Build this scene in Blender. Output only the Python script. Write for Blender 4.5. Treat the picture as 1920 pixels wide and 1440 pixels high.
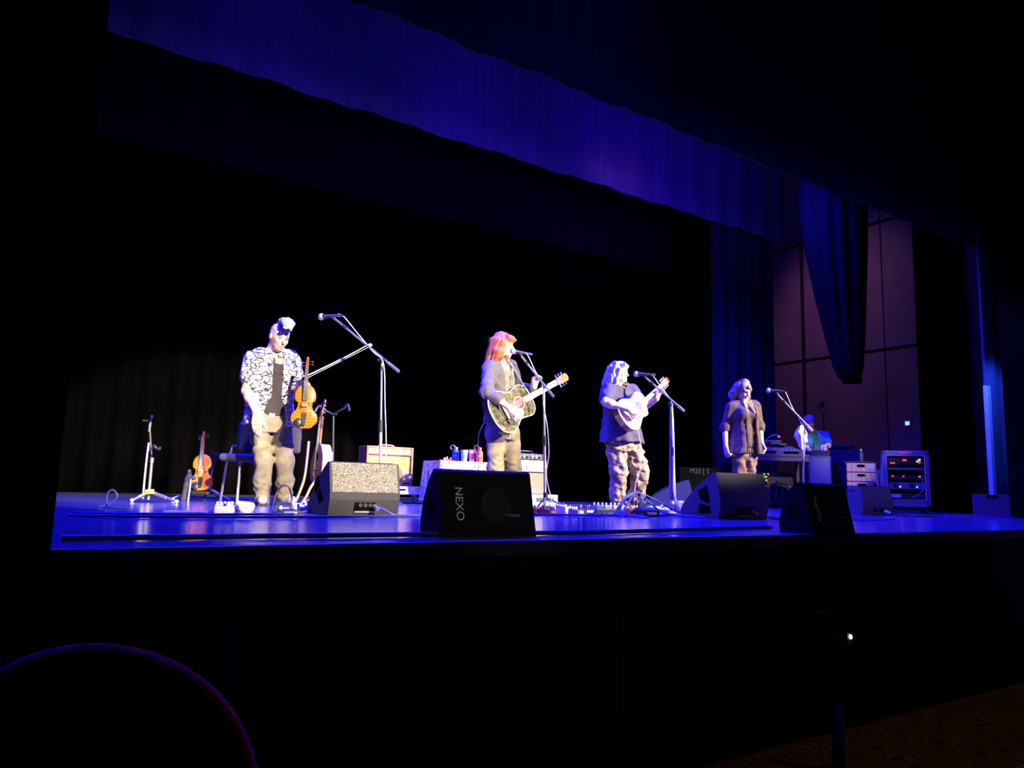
import bpy, bmesh, math, random
import numpy as np
from mathutils import Vector, Matrix, Euler

for o in list(bpy.data.objects): bpy.data.objects.remove(o, do_unlink=True)
scene = bpy.context.scene
C = scene.collection
PI = math.pi
VR = -0.5819          # turn of a thing that stands square to the photographer

# ---------------------------------------------------------------- camera, world, lights, exposure
cd = bpy.data.cameras.new('camera'); cam = bpy.data.objects.new('camera', cd); C.objects.link(cam)
m3 = Matrix(((0.833057,-0.097312,-0.544560),(-0.552511,-0.097750,-0.827754),(0.027320,0.990442,-0.135197)))
cam.matrix_world = Matrix.Translation((0, 0, 0.22)) @ m3.to_4x4()
cd.sensor_width = 36; cd.lens = 26.250; cd.clip_start = 0.05; cd.clip_end = 100
scene.camera = cam
w = bpy.data.worlds.new('world'); scene.world = w; w.use_nodes = True
w.node_tree.nodes['Background'].inputs[0].default_value = (0.0, 0.0, 0.0, 1)
w.node_tree.nodes['Background'].inputs[1].default_value = 0.0
vs = scene.view_settings
vs.view_transform = 'Standard'; vs.look = 'None'; vs.gamma = 1; vs.exposure = 0; vs.use_curve_mapping = False

def spot(name, loc, target, power, col, angle, blend=.4, size=.12):
    l = bpy.data.lights.new(name, 'SPOT'); l.energy = power; l.color = col
    l.spot_size = math.radians(angle); l.spot_blend = blend; l.shadow_soft_size = size
    o = bpy.data.objects.new(name, l); C.objects.link(o); o.location = loc
    o.rotation_euler = (Vector(target) - Vector(loc)).to_track_quat('-Z', 'Y').to_euler()
    return o
WARM = (1.0, .84, .62)
BLUE = (.012, .008, 1.0)
# follow spots hung in the house, for four performers and the desk, plus one added for the left stands
spot('key_spot', (2.6, -6.4, 5.8), (2.2, 6.4, 1.0), 30000, WARM, 16, .25)
spot('key_spot', (10.2, -4.6, 5.8), (4.3, 5.9, .95), 19000, WARM, 13, .25)
spot('key_spot', (1.2, -6.0, 5.8), (.95, 6.6, .30), 15000, WARM, 8.0, .3)  # extra spot added to brighten the fiddle stand and its neighbours
spot('key_spot', (12.4, -4.2, 5.8), (5.8, 6.3, .98), 43000, WARM, 12, .25)
spot('key_spot', (13.6, -3.2, 5.8), (7.7, 6.3, 1.15), 33000, WARM, 8.5, .25)
spot('key_spot', (8.6, -4.0, 8.0), (10.0, 6.9, .6), 7500, WARM, 6.5, .4)
# blue wash hung between the first and second border
for x in (0.6, 2.6, 4.6, 6.6, 8.6):
    spot('blue_wash', (x, 6.9, 5.9), (x + .2, 5.0, 0), 4500, BLUE, 100, .7, .25)
for x, e in ((1.8, 90), (4.4, 195), (7.0, 290)):
    spot('border_wash', (x, 5.9, 3.95), (x + .8, 8.0, 5.2), e, (.03, .0, 1.0), 100, .9, .3)
spot('border_wash', (4.2, -1.0, 3.2), (3.9, 5.2, 4.7), 330, (.03, .0, 1.0), 26, 1.0, .3)
spot('violet_wash', (6.0, -5.0, 6.5), (7.6, 4.9, .2), 2300, (.32, .17, 1.0), 30, .9, .3)
# blue back light from upstage
for x, tx in ((-.4, 2.0), (1.6, 3.8), (3.6, 6.0), (6.6, 8.0)):
    spot('blue_back', (x, 8.8, 5.6), (tx, 6.0, .8), 3200, (.02, .012, 1.0), 34, .6, .2)
spot('lettering_fill', (1.0, -4.0, 5.0), (1.75, 2.8, .15), 420, (1.0, .85, .7), 5.5, .6, .1)  # added lamp in the house, picks out the front fill lettering
# dim lamps for the wing, the far border and the house
spot('wing_wall_fill', (10.4, 8.6, 6.4), (13.0, 7.8, 2.2), 150, (.66, .24, .72), 80, .8, .3)  # added purple lamp, tints the panelled wall
spot('back_spill', (5.5, 5.8, 4.6), (8.0, 9.5, 4.5), 60, (1.0, .25, .2), 30, .9, .3)
spot('wing_blue', (10.7, 4.5, 2.4), (11.8, 5.0, 1.0), 230, (.02, .07, 1.0), 75, .8, .1)
spot('carpet_fill', (4.6, -1.5, 3.4), (4.9, 2.2, -.9), 42, (1.0, .50, .28), 80, .9, .2)  # added warm lamp, brightens the carpet
spot('seat_rim_fill', (2.2, 1.9, .9), (.6, 1.0, -.2), 9, (1.0, .04, .12), 60, .9, .1)  # added red lamp, draws the red rim on the near seat

# ---------------------------------------------------------------- helpers
def tag(o, label=None, cat=None, group=None, kind=None):
    if label: o['label'] = label
    if cat: o['category'] = cat
    if group: o['group'] = group
    if kind: o['kind'] = kind
    return o
def T(name, label, cat, loc=(0, 0, 0), rz=0.0, group=None):
    o = bpy.data.objects.new(name, None); C.objects.link(o); o.empty_display_size = .1
    o.location = loc; o.rotation_euler = (0, 0, rz)
    return tag(o, label, cat, group)
def V3(v): return Vector(v)
def axes(d):
    d = Vector(d).normalized(); a = Vector((0, 0, 1)) if abs(d.z) < .9 else Vector((1, 0, 0))
    u = d.cross(a).normalized(); return u, d.cross(u).normalized(), d
class MB:
    def __init__(s): s.v = []; s.f = []; s.sm = []
    def add(s, vs, fs, smooth=False):
        o = len(s.v); s.v += [tuple(v) for v in vs]; s.f += [tuple(o + i for i in f) for f in fs]; s.sm += [smooth] * len(fs); return s
    def box(s, c, d, rot=None, bev=0.0):
        M = (rot.to_matrix() if isinstance(rot, Euler) else rot) if rot is not None else Matrix.Identity(3)
        hx, hy, hz = d[0] / 2, d[1] / 2, d[2] / 2; c = Vector(c)
        b = min(bev, hx * .9, hy * .9, hz * .9)
        if b <= 0:
            vs = [c + M @ Vector((x * hx, y * hy, z * hz)) for x in (-1, 1) for y in (-1, 1) for z in (-1, 1)]
            return s.add(vs, [(0, 1, 3, 2), (4, 6, 7, 5), (0, 4, 5, 1), (2, 3, 7, 6), (0, 2, 6, 4), (1, 5, 7, 3)])
        bm = bmesh.new(); bmesh.ops.create_cube(bm, size=1)
        for v in bm.verts: v.co = Vector((v.co.x * d[0], v.co.y * d[1], v.co.z * d[2]))
        bmesh.ops.bevel(bm, geom=list(bm.edges), offset=b, segments=2, affect='EDGES', profile=.5)
        vs = [c + M @ v.co for v in bm.verts]; bm.verts.index_update()
        fs = [[v.index for v in f.verts] for f in bm.faces]; bm.free(); return s.add(vs, fs)
    def cyl(s, a, b, r, r2=None, n=14, cap=True):
        r2 = r if r2 is None else r2; a = Vector(a); b = Vector(b); u, w, d = axes(b - a)
        vs = []
        for i in range(n):
            t = 2 * PI * i / n; e = u * math.cos(t) + w * math.sin(t); vs += [a + e * r, b + e * r2]
        s.add(vs, [(2 * i, 2 * i + 1, (2 * i + 3) % (2 * n), (2 * i + 2) % (2 * n)) for i in range(n)], True)
        if cap: s.add(vs, [tuple(2 * i for i in range(n)), tuple(2 * i + 1 for i in reversed(range(n)))])
        return s
    def tube(s, pts, r, n=8, close=False, flat=None):
        pts = [Vector(p) for p in pts]; N = len(pts); vs = []; u = None
        for i in range(N):
            a = pts[(i - 1) % N] if close or i else pts[0]; b = pts[(i + 1) % N] if close or i < N - 1 else pts[-1]
            t = (b - a).normalized() if (b - a).length > 1e-9 else Vector((0, 0, 1))
            if u is None: u = axes(t)[0]
            u = (u - t * u.dot(t)); u = u.normalized() if u.length > 1e-6 else axes(t)[0]
            w = t.cross(u); ri = r[i] if isinstance(r, (list, tuple)) else r
            for j in range(n):
                q = 2 * PI * j / n; vs.append(pts[i] + u * math.cos(q) * ri + w * math.sin(q) * ri * (flat or 1))
        fs = []
        for i in range(N if close else N - 1):
            for j in range(n): fs.append((i * n + j, i * n + (j + 1) % n, ((i + 1) % N) * n + (j + 1) % n, ((i + 1) % N) * n + j))
        s.add(vs, fs, True)
        if not close: s.add([vs[j] for j in range(n)], [tuple(reversed(range(n)))]); s.add(vs[-n:], [tuple(range(n))])
        return s
    def ball(s, c, r, n=12, m=8, rot=None):
        r = (r, r, r) if isinstance(r, (int, float)) else r; c = Vector(c); M = rot.to_matrix() if rot else Matrix.Identity(3)
        vs = [c + M @ Vector((0, 0, r[2]))]
        for i in range(1, m):
            a = PI * i / m
            for j in range(n):
                b = 2 * PI * j / n; vs.append(c + M @ Vector((r[0] * math.sin(a) * math.cos(b), r[1] * math.sin(a) * math.sin(b), r[2] * math.cos(a))))
        vs.append(c + M @ Vector((0, 0, -r[2]))); fs = [(0, 1 + j, 1 + (j + 1) % n) for j in range(n)]
        for i in range(m - 2):
            for j in range(n): fs.append((1 + i * n + j, 1 + (i + 1) * n + j, 1 + (i + 1) * n + (j + 1) % n, 1 + i * n + (j + 1) % n))
        L = len(vs) - 1; fs += [(L, 1 + (m - 2) * n + (j + 1) % n, 1 + (m - 2) * n + j) for j in range(n)]
        return s.add(vs, fs, True)
    def lathe(s, prof, c=(0, 0, 0), n=18):
        c = Vector(c); vs = []
        for r, z in prof:
            for j in range(n): t = 2 * PI * j / n; vs.append(c + Vector((r * math.cos(t), r * math.sin(t), z)))
        fs = [(i * n + j, i * n + (j + 1) % n, (i + 1) * n + (j + 1) % n, (i + 1) * n + j) for i in range(len(prof) - 1) for j in range(n)]
        s.add(vs, fs, True); s.add(vs[:n], [tuple(reversed(range(n)))]); s.add(vs[-n:], [tuple(range(n))]); return s
    def prism(s, poly, M=None, h=.1, bot=0.0):
        """poly (x,y) extruded along z from bot to bot+h, then placed by the matrix M"""
        M = M or Matrix.Identity(4); n = len(poly)
        vs = [M @ Vector((x, y, bot)) for x, y in poly] + [M @ Vector((x, y, bot + h)) for x, y in poly]
        s.add(vs, [tuple(reversed(range(n))), tuple(range(n, 2 * n))]); s.add(vs, [(i, (i + 1) % n, n + (i + 1) % n, n + i) for i in range(n)])
        return s
    def build(s, name, mat, parent=None, loc=None, rz=None):
        me = bpy.data.meshes.new(name); me.from_pydata(s.v, [], s.f)
        me.polygons.foreach_set('use_smooth', s.sm); me.materials.append(mat)
        bm = bmesh.new(); bm.from_mesh(me); bmesh.ops.recalc_face_normals(bm, faces=bm.faces); bm.to_mesh(me); bm.free()
        o = bpy.data.objects.new(name, me); C.objects.link(o)
        if parent: o.parent = parent
        if loc: o.location = loc
        if rz is not None: o.rotation_euler = (0, 0, rz)
        return o
def B(name, mat, parent, c, d, rot=None, bev=0.0): return MB().box(c, d, rot, bev).build(name, mat, parent)
def cyl(name, mat, parent, a, b, r, r2=None, n=14): return MB().cyl(a, b, r, r2, n).build(name, mat, parent)
def tube(name, mat, parent, pts, r, n=8, flat=None): return MB().tube(pts, r, n, flat=flat).build(name, mat, parent)
def spline(pts, k=6):
    P = [Vector(p) for p in pts]; P = [P[0] * 2 - P[1]] + P + [P[-1] * 2 - P[-2]]; out = []
    for i in range(1, len(P) - 2):
        for j in range(k):
            t = j / k; a, b, c, d = P[i - 1:i + 3]
            out.append(.5 * ((2 * b) + (c - a) * t + (2 * a - 5 * b + 4 * c - d) * t * t + (3 * b - a - 3 * c + d) * t ** 3))
    return out + [P[-2]]
def frame(o, x, z):
    """matrix with local x along x and local z close to z"""
    x = Vector(x).normalized(); z = Vector(z); z = (z - x * z.dot(x)).normalized(); y = z.cross(x)
    M = Matrix((x, y, z)).transposed().to_4x4(); M.translation = Vector(o); return M
def text(name, body, mat, parent, M, size, extrude=.0015, spacing=1.0, align='CENTER'):
    c = bpy.data.curves.new(name, 'FONT'); c.body = body; c.size = size; c.extrude = extrude; c.align_x = align; c.align_y = 'CENTER'; c.space_character = spacing
    t = bpy.data.objects.new(name, c); C.objects.link(t); bpy.context.view_layer.update()
    me = bpy.data.meshes.new_from_object(t.evaluated_get(bpy.context.evaluated_depsgraph_get()))
    bpy.data.objects.remove(t); me.transform(M); me.materials.clear(); me.materials.append(mat)
    o = bpy.data.objects.new(name, me); C.objects.link(o); o.parent = parent; return o

# ---------------------------------------------------------------- materials
def mat(name, col, rough=.6, metal=0.0, var=.12, scale=20.0, bump=0.0, emit=None, es=0.0, spec=.5, stretch=(1, 1, 1), sheen=0.0, coat=0.0):
    m = bpy.data.materials.new(name); m.use_nodes = True; nt = m.node_tree; p = nt.nodes['Principled BSDF']
    p.inputs['Roughness'].default_value = rough; p.inputs['Metallic'].default_value = metal
    p.inputs['Specular IOR Level'].default_value = spec
    if sheen: p.inputs['Sheen Weight'].default_value = sheen
    if coat: p.inputs['Coat Weight'].default_value = coat; p.inputs['Coat Roughness'].default_value = .08
    tc = nt.nodes.new('ShaderNodeTexCoord'); mp = nt.nodes.new('ShaderNodeMapping'); mp.inputs['Scale'].default_value = stretch
    n = nt.nodes.new('ShaderNodeTexNoise'); n.inputs['Scale'].default_value = scale; n.inputs['Detail'].default_value = 3
    nt.links.new(tc.outputs['Object'], mp.inputs[0]); nt.links.new(mp.outputs[0], n.inputs['Vector'])
    r = nt.nodes.new('ShaderNodeValToRGB'); e = r.color_ramp.elements
    e[0].position = .3; e[1].position = .7
    e[0].color = (*[max(0, c * (1 - var)) for c in col], 1); e[1].color = (*[min(1, c * (1 + var)) for c in col], 1)
    nt.links.new(n.outputs['Fac'], r.inputs[0]); nt.links.new(r.outputs[0], p.inputs['Base Color'])
    if bump:
        b = nt.nodes.new('ShaderNodeBump'); b.inputs['Strength'].default_value = bump; b.inputs['Distance'].default_value = .01
        nt.links.new(n.outputs['Fac'], b.inputs['Height']); nt.links.new(b.outputs[0], p.inputs['Normal'])
    if emit: p.inputs['Emission Color'].default_value = (*emit, 1); p.inputs['Emission Strength'].default_value = es
    return m
def pattern(name, kind, cols, scale, rough=.7, stretch=(1, 1, 1), pos=None, dist=0.0, const=False, bump=0.0):
    """procedural pattern: 'voronoi_edge', 'voronoi', 'noise', 'wave' through a colour ramp"""
    m = bpy.data.materials.new(name); m.use_nodes = True; nt = m.node_tree; p = nt.nodes['Principled BSDF']; p.inputs['Roughness'].default_value = rough
    tc = nt.nodes.new('ShaderNodeTexCoord'); mp = nt.nodes.new('ShaderNodeMapping'); mp.inputs['Scale'].default_value = stretch
    nt.links.new(tc.outputs['Object'], mp.inputs[0]); src = mp.outputs[0]
    if dist:
        nn = nt.nodes.new('ShaderNodeTexNoise'); nn.inputs['Scale'].default_value = scale * .6; mx = nt.nodes.new('ShaderNodeVectorMath'); mx.operation = 'MULTIPLY_ADD'
        nt.links.new(src, nn.inputs['Vector']); nt.links.new(nn.outputs['Color'], mx.inputs[0]); mx.inputs[1].default_value = (dist,) * 3; nt.links.new(src, mx.inputs[2]); src = mx.outputs[0]
    if kind.startswith('voronoi'):
        t = nt.nodes.new('ShaderNodeTexVoronoi'); t.inputs['Scale'].default_value = scale
        if kind.endswith('edge'): t.feature = 'DISTANCE_TO_EDGE'
        out = t.outputs['Distance']
    elif kind == 'wave':
        t = nt.nodes.new('ShaderNodeTexWave'); t.inputs['Scale'].default_value = scale; t.inputs['Distortion'].default_value = 4; t.inputs['Detail'].default_value = 2; out = t.outputs['Fac']
    else:
        t = nt.nodes.new('ShaderNodeTexNoise'); t.inputs['Scale'].default_value = scale; t.inputs['Detail'].default_value = 4; out = t.outputs['Fac']
    nt.links.new(src, t.inputs['Vector'])
    r = nt.nodes.new('ShaderNodeValToRGB'); els = r.color_ramp.elements
    pos = pos or [i / (len(cols) - 1) for i in range(len(cols))]
    while len(els) < len(cols): els.new(.5)
    for e, c, q in zip(els, cols, pos): e.position = q; e.color = (*c, 1)
    if const: r.color_ramp.interpolation = 'CONSTANT'
    nt.links.new(out, r.inputs[0]); nt.links.new(r.outputs[0], p.inputs['Base Color'])
    if bump:
        b = nt.nodes.new('ShaderNodeBump'); b.inputs['Strength'].default_value = bump; b.inputs['Distance'].default_value = .01
        nt.links.new(out, b.inputs['Height']); nt.links.new(b.outputs[0], p.inputs['Normal'])
    return m
M = {}
M['black'] = mat('black_paint', (.012, .012, .013), .55)
M['soot'] = mat('matte_black', (.004, .004, .004), .9, spec=.1)
M['velvet'] = mat('black_velvet', (.0011, .001, .0012), .95, scale=6, stretch=(6, 6, .3), spec=.02)
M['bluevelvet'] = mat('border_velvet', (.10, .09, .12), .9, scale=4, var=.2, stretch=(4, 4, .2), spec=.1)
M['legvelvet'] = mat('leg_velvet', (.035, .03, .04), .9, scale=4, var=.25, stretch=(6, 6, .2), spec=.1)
M['stage'] = mat('stage_floor_paint', (.055, .055, .14), .19, scale=3, var=.10, spec=.5)
M['wallpanel'] = mat('wall_panel', (.30, .22, .22), .55, scale=2.2, var=.10)
M['carpet'] = pattern('patterned_carpet', 'wave', [(.10, .045, .02), (.22, .12, .06), (.34, .24, .14)], 7, .95, dist=.5)
M['swag'] = mat('swag_velvet', (.0065, .006, .007), .9, scale=4, stretch=(6, 6, .2), spec=.05)
M['seatred'] = mat('red_seat_velour', (.20, .012, .02), .8, sheen=.6, scale=60)
M['steel'] = mat('brushed_steel', (.55, .54, .52), .35, .85)
M['tan'] = mat('tan_steel_tube', (.42, .37, .33), .45, .35)
M['blackmetal'] = mat('black_metal', (.05, .05, .055), .35, .5)
M['chrome'] = mat('chrome', (.8, .8, .8), .15, 1.0)
M['grille'] = mat('mic_grille', (.6, .6, .6), .4, .8, scale=250, var=.4, bump=.4)
M['cable'] = mat('black_cable', (.03, .03, .035), .45)
M['bluecable'] = mat('blue_cable', (.08, .09, .30), .4)
M['whitecable'] = mat('pale_cable', (.62, .60, .57), .5)
M['white'] = mat('white_plastic', (.78, .77, .74), .5)
M['paper'] = mat('white_paper', (.85, .84, .82), .8)
M['yellow'] = mat('yellow_plastic', (.75, .52, .06), .45)
M['red'] = mat('red_plastic', (.55, .03, .02), .4)
M['redorange'] = mat('red_bottle', (.72, .09, .02), .3, coat=.5)
M['bluebottle'] = mat('blue_bottle', (.03, .13, .55), .25, coat=.5)
M['skin'] = mat('skin', (.62, .38, .27), .5, scale=9, var=.08)
M['skin2'] = mat('skin_fair', (.68, .46, .36), .5, scale=9, var=.08)
M['rubber'] = mat('rubber', (.02, .02, .02), .8)
M['fabricseat'] = mat('seat_fabric', (.035, .035, .055), .85, scale=80)
M['cab'] = mat('textured_cabinet_paint', (.055, .055, .06), .6, scale=220, var=.45, bump=.5)
M['cabblack'] = mat('black_cabinet_paint', (.006, .006, .0065), .6, scale=220, var=.3, bump=.3, spec=.12)
M['cabA'] = mat('grey_cabinet_paint', (.024, .024, .027), .6, scale=220, var=.45, bump=.5)
M['cab_bluelit'] = mat('blue_lit_cabinet_paint', (.03, .035, .11), .55, scale=220, var=.3, bump=.3)  # blue stage light put into the cabinet colour
M['rackcase'] = mat('rack_case_laminate', (.11, .11, .17), .5, scale=60, var=.1)
M['speckle'] = pattern('speckled_foam_grille', 'noise', [(.04, .04, .04), (.15, .14, .13), (.40, .37, .33)], 120, .85, pos=[.3, .52, .75])
M['darkgrille'] = mat('dark_grille', (.008, .008, .009), .6, scale=300, var=.5, bump=.5, spec=.12)
M['hole'] = mat('dark_opening', (.003, .003, .003), .9, spec=0)
M['violin'] = pattern('orange_varnish', 'wave', [(.54, .12, .009), (.64, .16, .012), (.70, .20, .016)], 30, .25, stretch=(.4, 3, 1))
M['violinside'] = mat('dark_varnish', (.30, .05, .008), .25, coat=.6)
M['ebony'] = mat('ebony', (.02, .017, .015), .4)
M['fingerboard'] = mat('worn_fingerboard', (.09, .08, .075), .3, spec=.8)
M['spruce'] = pattern('spruce_top', 'wave', [(.80, .60, .30), (.86, .68, .38)], 30, .35, stretch=(.3, 3, 1))
M['mahogany'] = mat('mahogany', (.22, .06, .025), .35, coat=.5, stretch=(1, 8, 1))
M['redwood'] = pattern('red_brown_top', 'wave', [(.26, .045, .012), (.36, .075, .02)], 20, .35, stretch=(.4, 3, 1))
M['blonde'] = mat('blonde_maple', (.80, .62, .36), .35, coat=.4)
M['pearltop'] = pattern('pearl_black_top', 'noise', [(.014, .012, .005), (.055, .047, .018), (.20, .18, .075)], 26, .68, pos=[.35, .52, .72])
M['cream'] = mat('cream_binding', (.82, .76, .60), .4)
M['neckwood'] = mat('neck_wood', (.42, .26, .12), .4)
M['maplelight'] = mat('pale_fretboard', (.62, .52, .36), .4)
M['string'] = mat('steel_string', (.8, .78, .7), .3, .9)
M['strap'] = mat('leather_strap', (.40, .28, .15), .7)
M['strapgrey'] = mat('woven_strap', (.45, .42, .40), .8, scale=60, var=.5)
def led(name, col, s=6.0): return mat(name, col, .4, emit=col, es=s)
M['ledred'] = led('red_indicator', (1, .03, .05), 3); M['ledgreen'] = led('green_indicator', (.1, 1, .15), 3)
M['ledamber'] = led('amber_indicator', (1, .45, .05), 3); M['ledblue'] = led('blue_indicator', (.15, .5, 1), 5)
M['ledcyan'] = led('cyan_indicator', (.1, .7, .8), 1.2); M['ledwhite'] = led('white_indicator', (1, .85, .6), 6)
M['lampred'] = led('red_lamp_bulb', (1, .02, .01), 14)

# ---------------------------------------------------------------- organic shapes: distance fields meshed into one closed skin
class SDF:
    def __init__(s, v=.008): s.ops = []; s.v = v
    def cap(s, a, b, ra, rb=None, k=.02, sub=False):
        a = np.array(a, float); b = np.array(b, float); rb = ra if rb is None else rb; R_ = max(ra, rb)
        def fn(X, Y, Z):
            d = b - a; L = max(float(d @ d), 1e-9); px, py, pz = X - a[0], Y - a[1], Z - a[2]
            t = np.clip((px * d[0] + py * d[1] + pz * d[2]) / L, 0, 1)
            return np.sqrt((px - t * d[0]) ** 2 + (py - t * d[1]) ** 2 + (pz - t * d[2]) ** 2) - (ra + (rb - ra) * t)
        s.ops.append((fn, np.minimum(a, b) - R_, np.maximum(a, b) + R_, k, sub)); return s
    def chain(s, pts, rs, k=.02):
        for i in range(len(pts) - 1): s.cap(pts[i], pts[i + 1], rs[i], rs[i + 1], k)
        return s
    def ell(s, c, r, M=None, k=.02, sub=False):
        c = np.array(c, float); r = np.array(r, float); A = np.array(M) if M is not None else np.eye(3)
        def fn(X, Y, Z):
            px, py, pz = X - c[0], Y - c[1], Z - c[2]
            q = [(A[0, i] * px + A[1, i] * py + A[2, i] * pz) for i in range(3)]
            k0 = np.sqrt(sum((q[i] / r[i]) ** 2 for i in range(3))); k1 = np.sqrt(sum((q[i] / r[i] ** 2) ** 2 for i in range(3))) + 1e-6
            return k0 * (k0 - 1) / k1
        R_ = r.max(); s.ops.append((fn, c - R_, c + R_, k, sub)); return s
    def loft(s, secs, fx, fy, k=.02, wave=None):
        """secs: (z, cx, cy, half width, half depth) top to bottom; (fx, fy) is the way the body faces"""
        S = np.array(sorted(secs), float); n = math.hypot(fx, fy); fx /= n; fy /= n; lx, ly = -fy, fx
        def fn(X, Y, Z):
            cx, cy, a, b = [np.interp(Z, S[:, 0], S[:, i]) for i in (1, 2, 3, 4)]
            px, py = X - cx, Y - cy; u = px * lx + py * ly; q = px * fx + py * fy
            if wave: an = np.arctan2(q, u); g = 1 + wave[0] * np.sin(an * wave[1] + Z * wave[2]) * np.clip((S[-1, 0] - Z) / (S[-1, 0] - S[0, 0]), 0, 1)
            else: g = 1
            d = (np.sqrt((u / a) ** 2 + (q / b) ** 2) - g) * np.minimum(a, b)
            return np.maximum(d, np.maximum(Z - S[-1, 0], S[0, 0] - Z))
        m = S[:, 3:].max() * 1.15
        s.ops.append((fn, np.array([S[:, 1].min() - m, S[:, 2].min() - m, S[0, 0]]), np.array([S[:, 1].max() + m, S[:, 2].max() + m, S[-1, 0]]), k, False)); return s
    def box(s, c, h, M=None, k=.01, r=.01, sub=False):
        c = np.array(c, float); h = np.array(h, float); A = np.array(M) if M is not None else np.eye(3)
        def fn(X, Y, Z):
            px, py, pz = X - c[0], Y - c[1], Z - c[2]
            q = [np.abs(A[0, i] * px + A[1, i] * py + A[2, i] * pz) - (h[i] - r) for i in range(3)]
            o = np.sqrt(sum(np.maximum(t, 0) ** 2 for t in q)); return o + np.minimum(np.maximum(q[0], np.maximum(q[1], q[2])), 0) - r
        R_ = float(np.linalg.norm(h)); s.ops.append((fn, c - R_, c + R_, k, sub)); return s
    def cut(s, pt, n):
        n = np.array(n, float); n /= np.linalg.norm(n); s.ops.append(('cut', np.array(pt, float), n)); return s
    def rough(s, amp, freq, seed=0, zs=1.0, lo=-9, hi=9):
        s.ops.append(('rough', amp, freq, seed, zs, lo, hi)); return s
    def build(s, name, mat_, parent, loc=None):
        pr = [o for o in s.ops if callable(o[0]) and not o[4]]; v = s.v
        lo = np.min([o[1] for o in pr], 0) - 4 * v; hi = np.max([o[2] for o in pr], 0) + 4 * v
        n = np.ceil((hi - lo) / v).astype(int) + 1; g = np.full(n, .5, np.float32)
        ax = [lo[i] + v * np.arange(n[i]) for i in range(3)]
        for o in s.ops:
            if callable(o[0]):
                fn, a, b, k, sub = o; pad = max(k, .02) + 2 * v
                i0 = np.clip(np.floor((a - pad - lo) / v).astype(int), 0, n); i1 = np.clip(np.ceil((b + pad - lo) / v).astype(int) + 1, 0, n)
                if (i1 <= i0).any(): continue
                sl = tuple(slice(i0[i], i1[i]) for i in range(3))
                X, Y, Z = np.meshgrid(*[ax[i][sl[i]] for i in range(3)], indexing='ij', sparse=True)
                d = fn(X, Y, Z).astype(np.float32); old = g[sl]
                if sub: d = -d; h = np.clip(k - np.abs(old - d), 0, None) / max(k, 1e-6); g[sl] = np.maximum(old, d) + h * h * k * .25
                else: h = np.clip(k - np.abs(old - d), 0, None) / max(k, 1e-6); g[sl] = np.minimum(old, d) - h * h * k * .25
            elif o[0] == 'cut':
                X, Y, Z = np.meshgrid(*ax, indexing='ij', sparse=True)
                g = np.maximum(g, ((X - o[1][0]) * o[2][0] + (Y - o[1][1]) * o[2][1] + (Z - o[1][2]) * o[2][2]).astype(np.float32))
            else:
                _, amp, fq, seed, zs, z0, z1 = o; rng = np.random.RandomState(seed); X, Y, Z = np.meshgrid(*ax, indexing='ij', sparse=True); t = 0
                for _i in range(3):
                    a = rng.uniform(-1, 1, 3); a /= np.linalg.norm(a); a[2] *= zs; b = rng.uniform(-1, 1, 3); ph = rng.uniform(0, 6.28)
                    t = t + np.sin(fq * (a[0] * X + a[1] * Y + a[2] * Z) + 1.6 * np.sin(fq * .45 * (b[0] * X + b[1] * Y + b[2] * Z)) + ph)
                wz = np.clip((Z - z0) / .06, 0, 1) * np.clip((z1 - Z) / .06, 0, 1)
                g = (g + amp * t / 1.7 * wz).astype(np.float32)
        ins = g < 0; cs = tuple(n - 1); cnt = np.zeros(cs, np.int8); acc = np.zeros(cs + (3,), np.float32)
        I = lambda o: tuple(slice(o[i], n[i] - 1 + o[i]) for i in range(3))
        for axn in range(3):
            for p in range(2):
                for q in range(2):
                    o0 = [0, 0, 0]; o0[(axn + 1) % 3] = p; o0[(axn + 2) % 3] = q; o1 = list(o0); o1[axn] = 1
                    a, b = g[I(o0)], g[I(o1)]; c = ins[I(o0)] != ins[I(o1)]; t = np.where(c, a / np.where(c, a - b, 1), 0)
                    cnt += c; 
                    for j in range(3): acc[..., j] += c * (o0[j] + (t if j == axn else 0))
        idx = np.full(cs, -1, np.int64); act = cnt > 0; ijk = np.argwhere(act); idx[act] = np.arange(len(ijk))
        vert = lo + v * (ijk + acc[act] / cnt[act][:, None])
        quads = []
        for axn in range(3):
            u, w_ = (axn + 1) % 3, (axn + 2) % 3
            sl0 = [slice(None)] * 3; sl1 = [slice(None)] * 3; sl0[axn] = slice(0, -1); sl1[axn] = slice(1, None)
            ch = ins[tuple(sl0)] != ins[tuple(sl1)]; e = np.argwhere(ch); 
            ok = (e[:, u] > 0) & (e[:, w_] > 0) & (e[:, u] < n[u] - 1) & (e[:, w_] < n[w_] - 1); e = e[ok]
            def cell(du, dw): f_ = e.copy(); f_[:, u] -= du; f_[:, w_] -= dw; return idx[f_[:, 0], f_[:, 1], f_[:, 2]]
            qd = np.stack([cell(1, 1), cell(0, 1), cell(0, 0), cell(1, 0)], 1)
            fl = ~ins[e[:, 0], e[:, 1], e[:, 2]]; qd[fl] = qd[fl][:, ::-1]; quads.append(qd)
        quads = np.concatenate(quads)
        me = bpy.data.meshes.new(name); me.vertices.add(len(vert)); me.vertices.foreach_set('co', vert.ravel())
        me.loops.add(len(quads) * 4); me.loops.foreach_set('vertex_index', quads.ravel().astype(np.int32))
        me.polygons.add(len(quads)); me.polygons.foreach_set('loop_start', np.arange(0, len(quads) * 4, 4, dtype=np.int32)); me.polygons.foreach_set('loop_total', np.full(len(quads), 4, np.int32))
        me.polygons.foreach_set('use_smooth', np.ones(len(quads), bool)); me.update(); me.validate(); me.materials.append(mat_)
        o = bpy.data.objects.new(name, me); C.objects.link(o)
        if parent: o.parent = parent
        if loc: o.location = loc
        return o
def unit(v): v = np.array(v, float); return v / np.linalg.norm(v)
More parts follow.
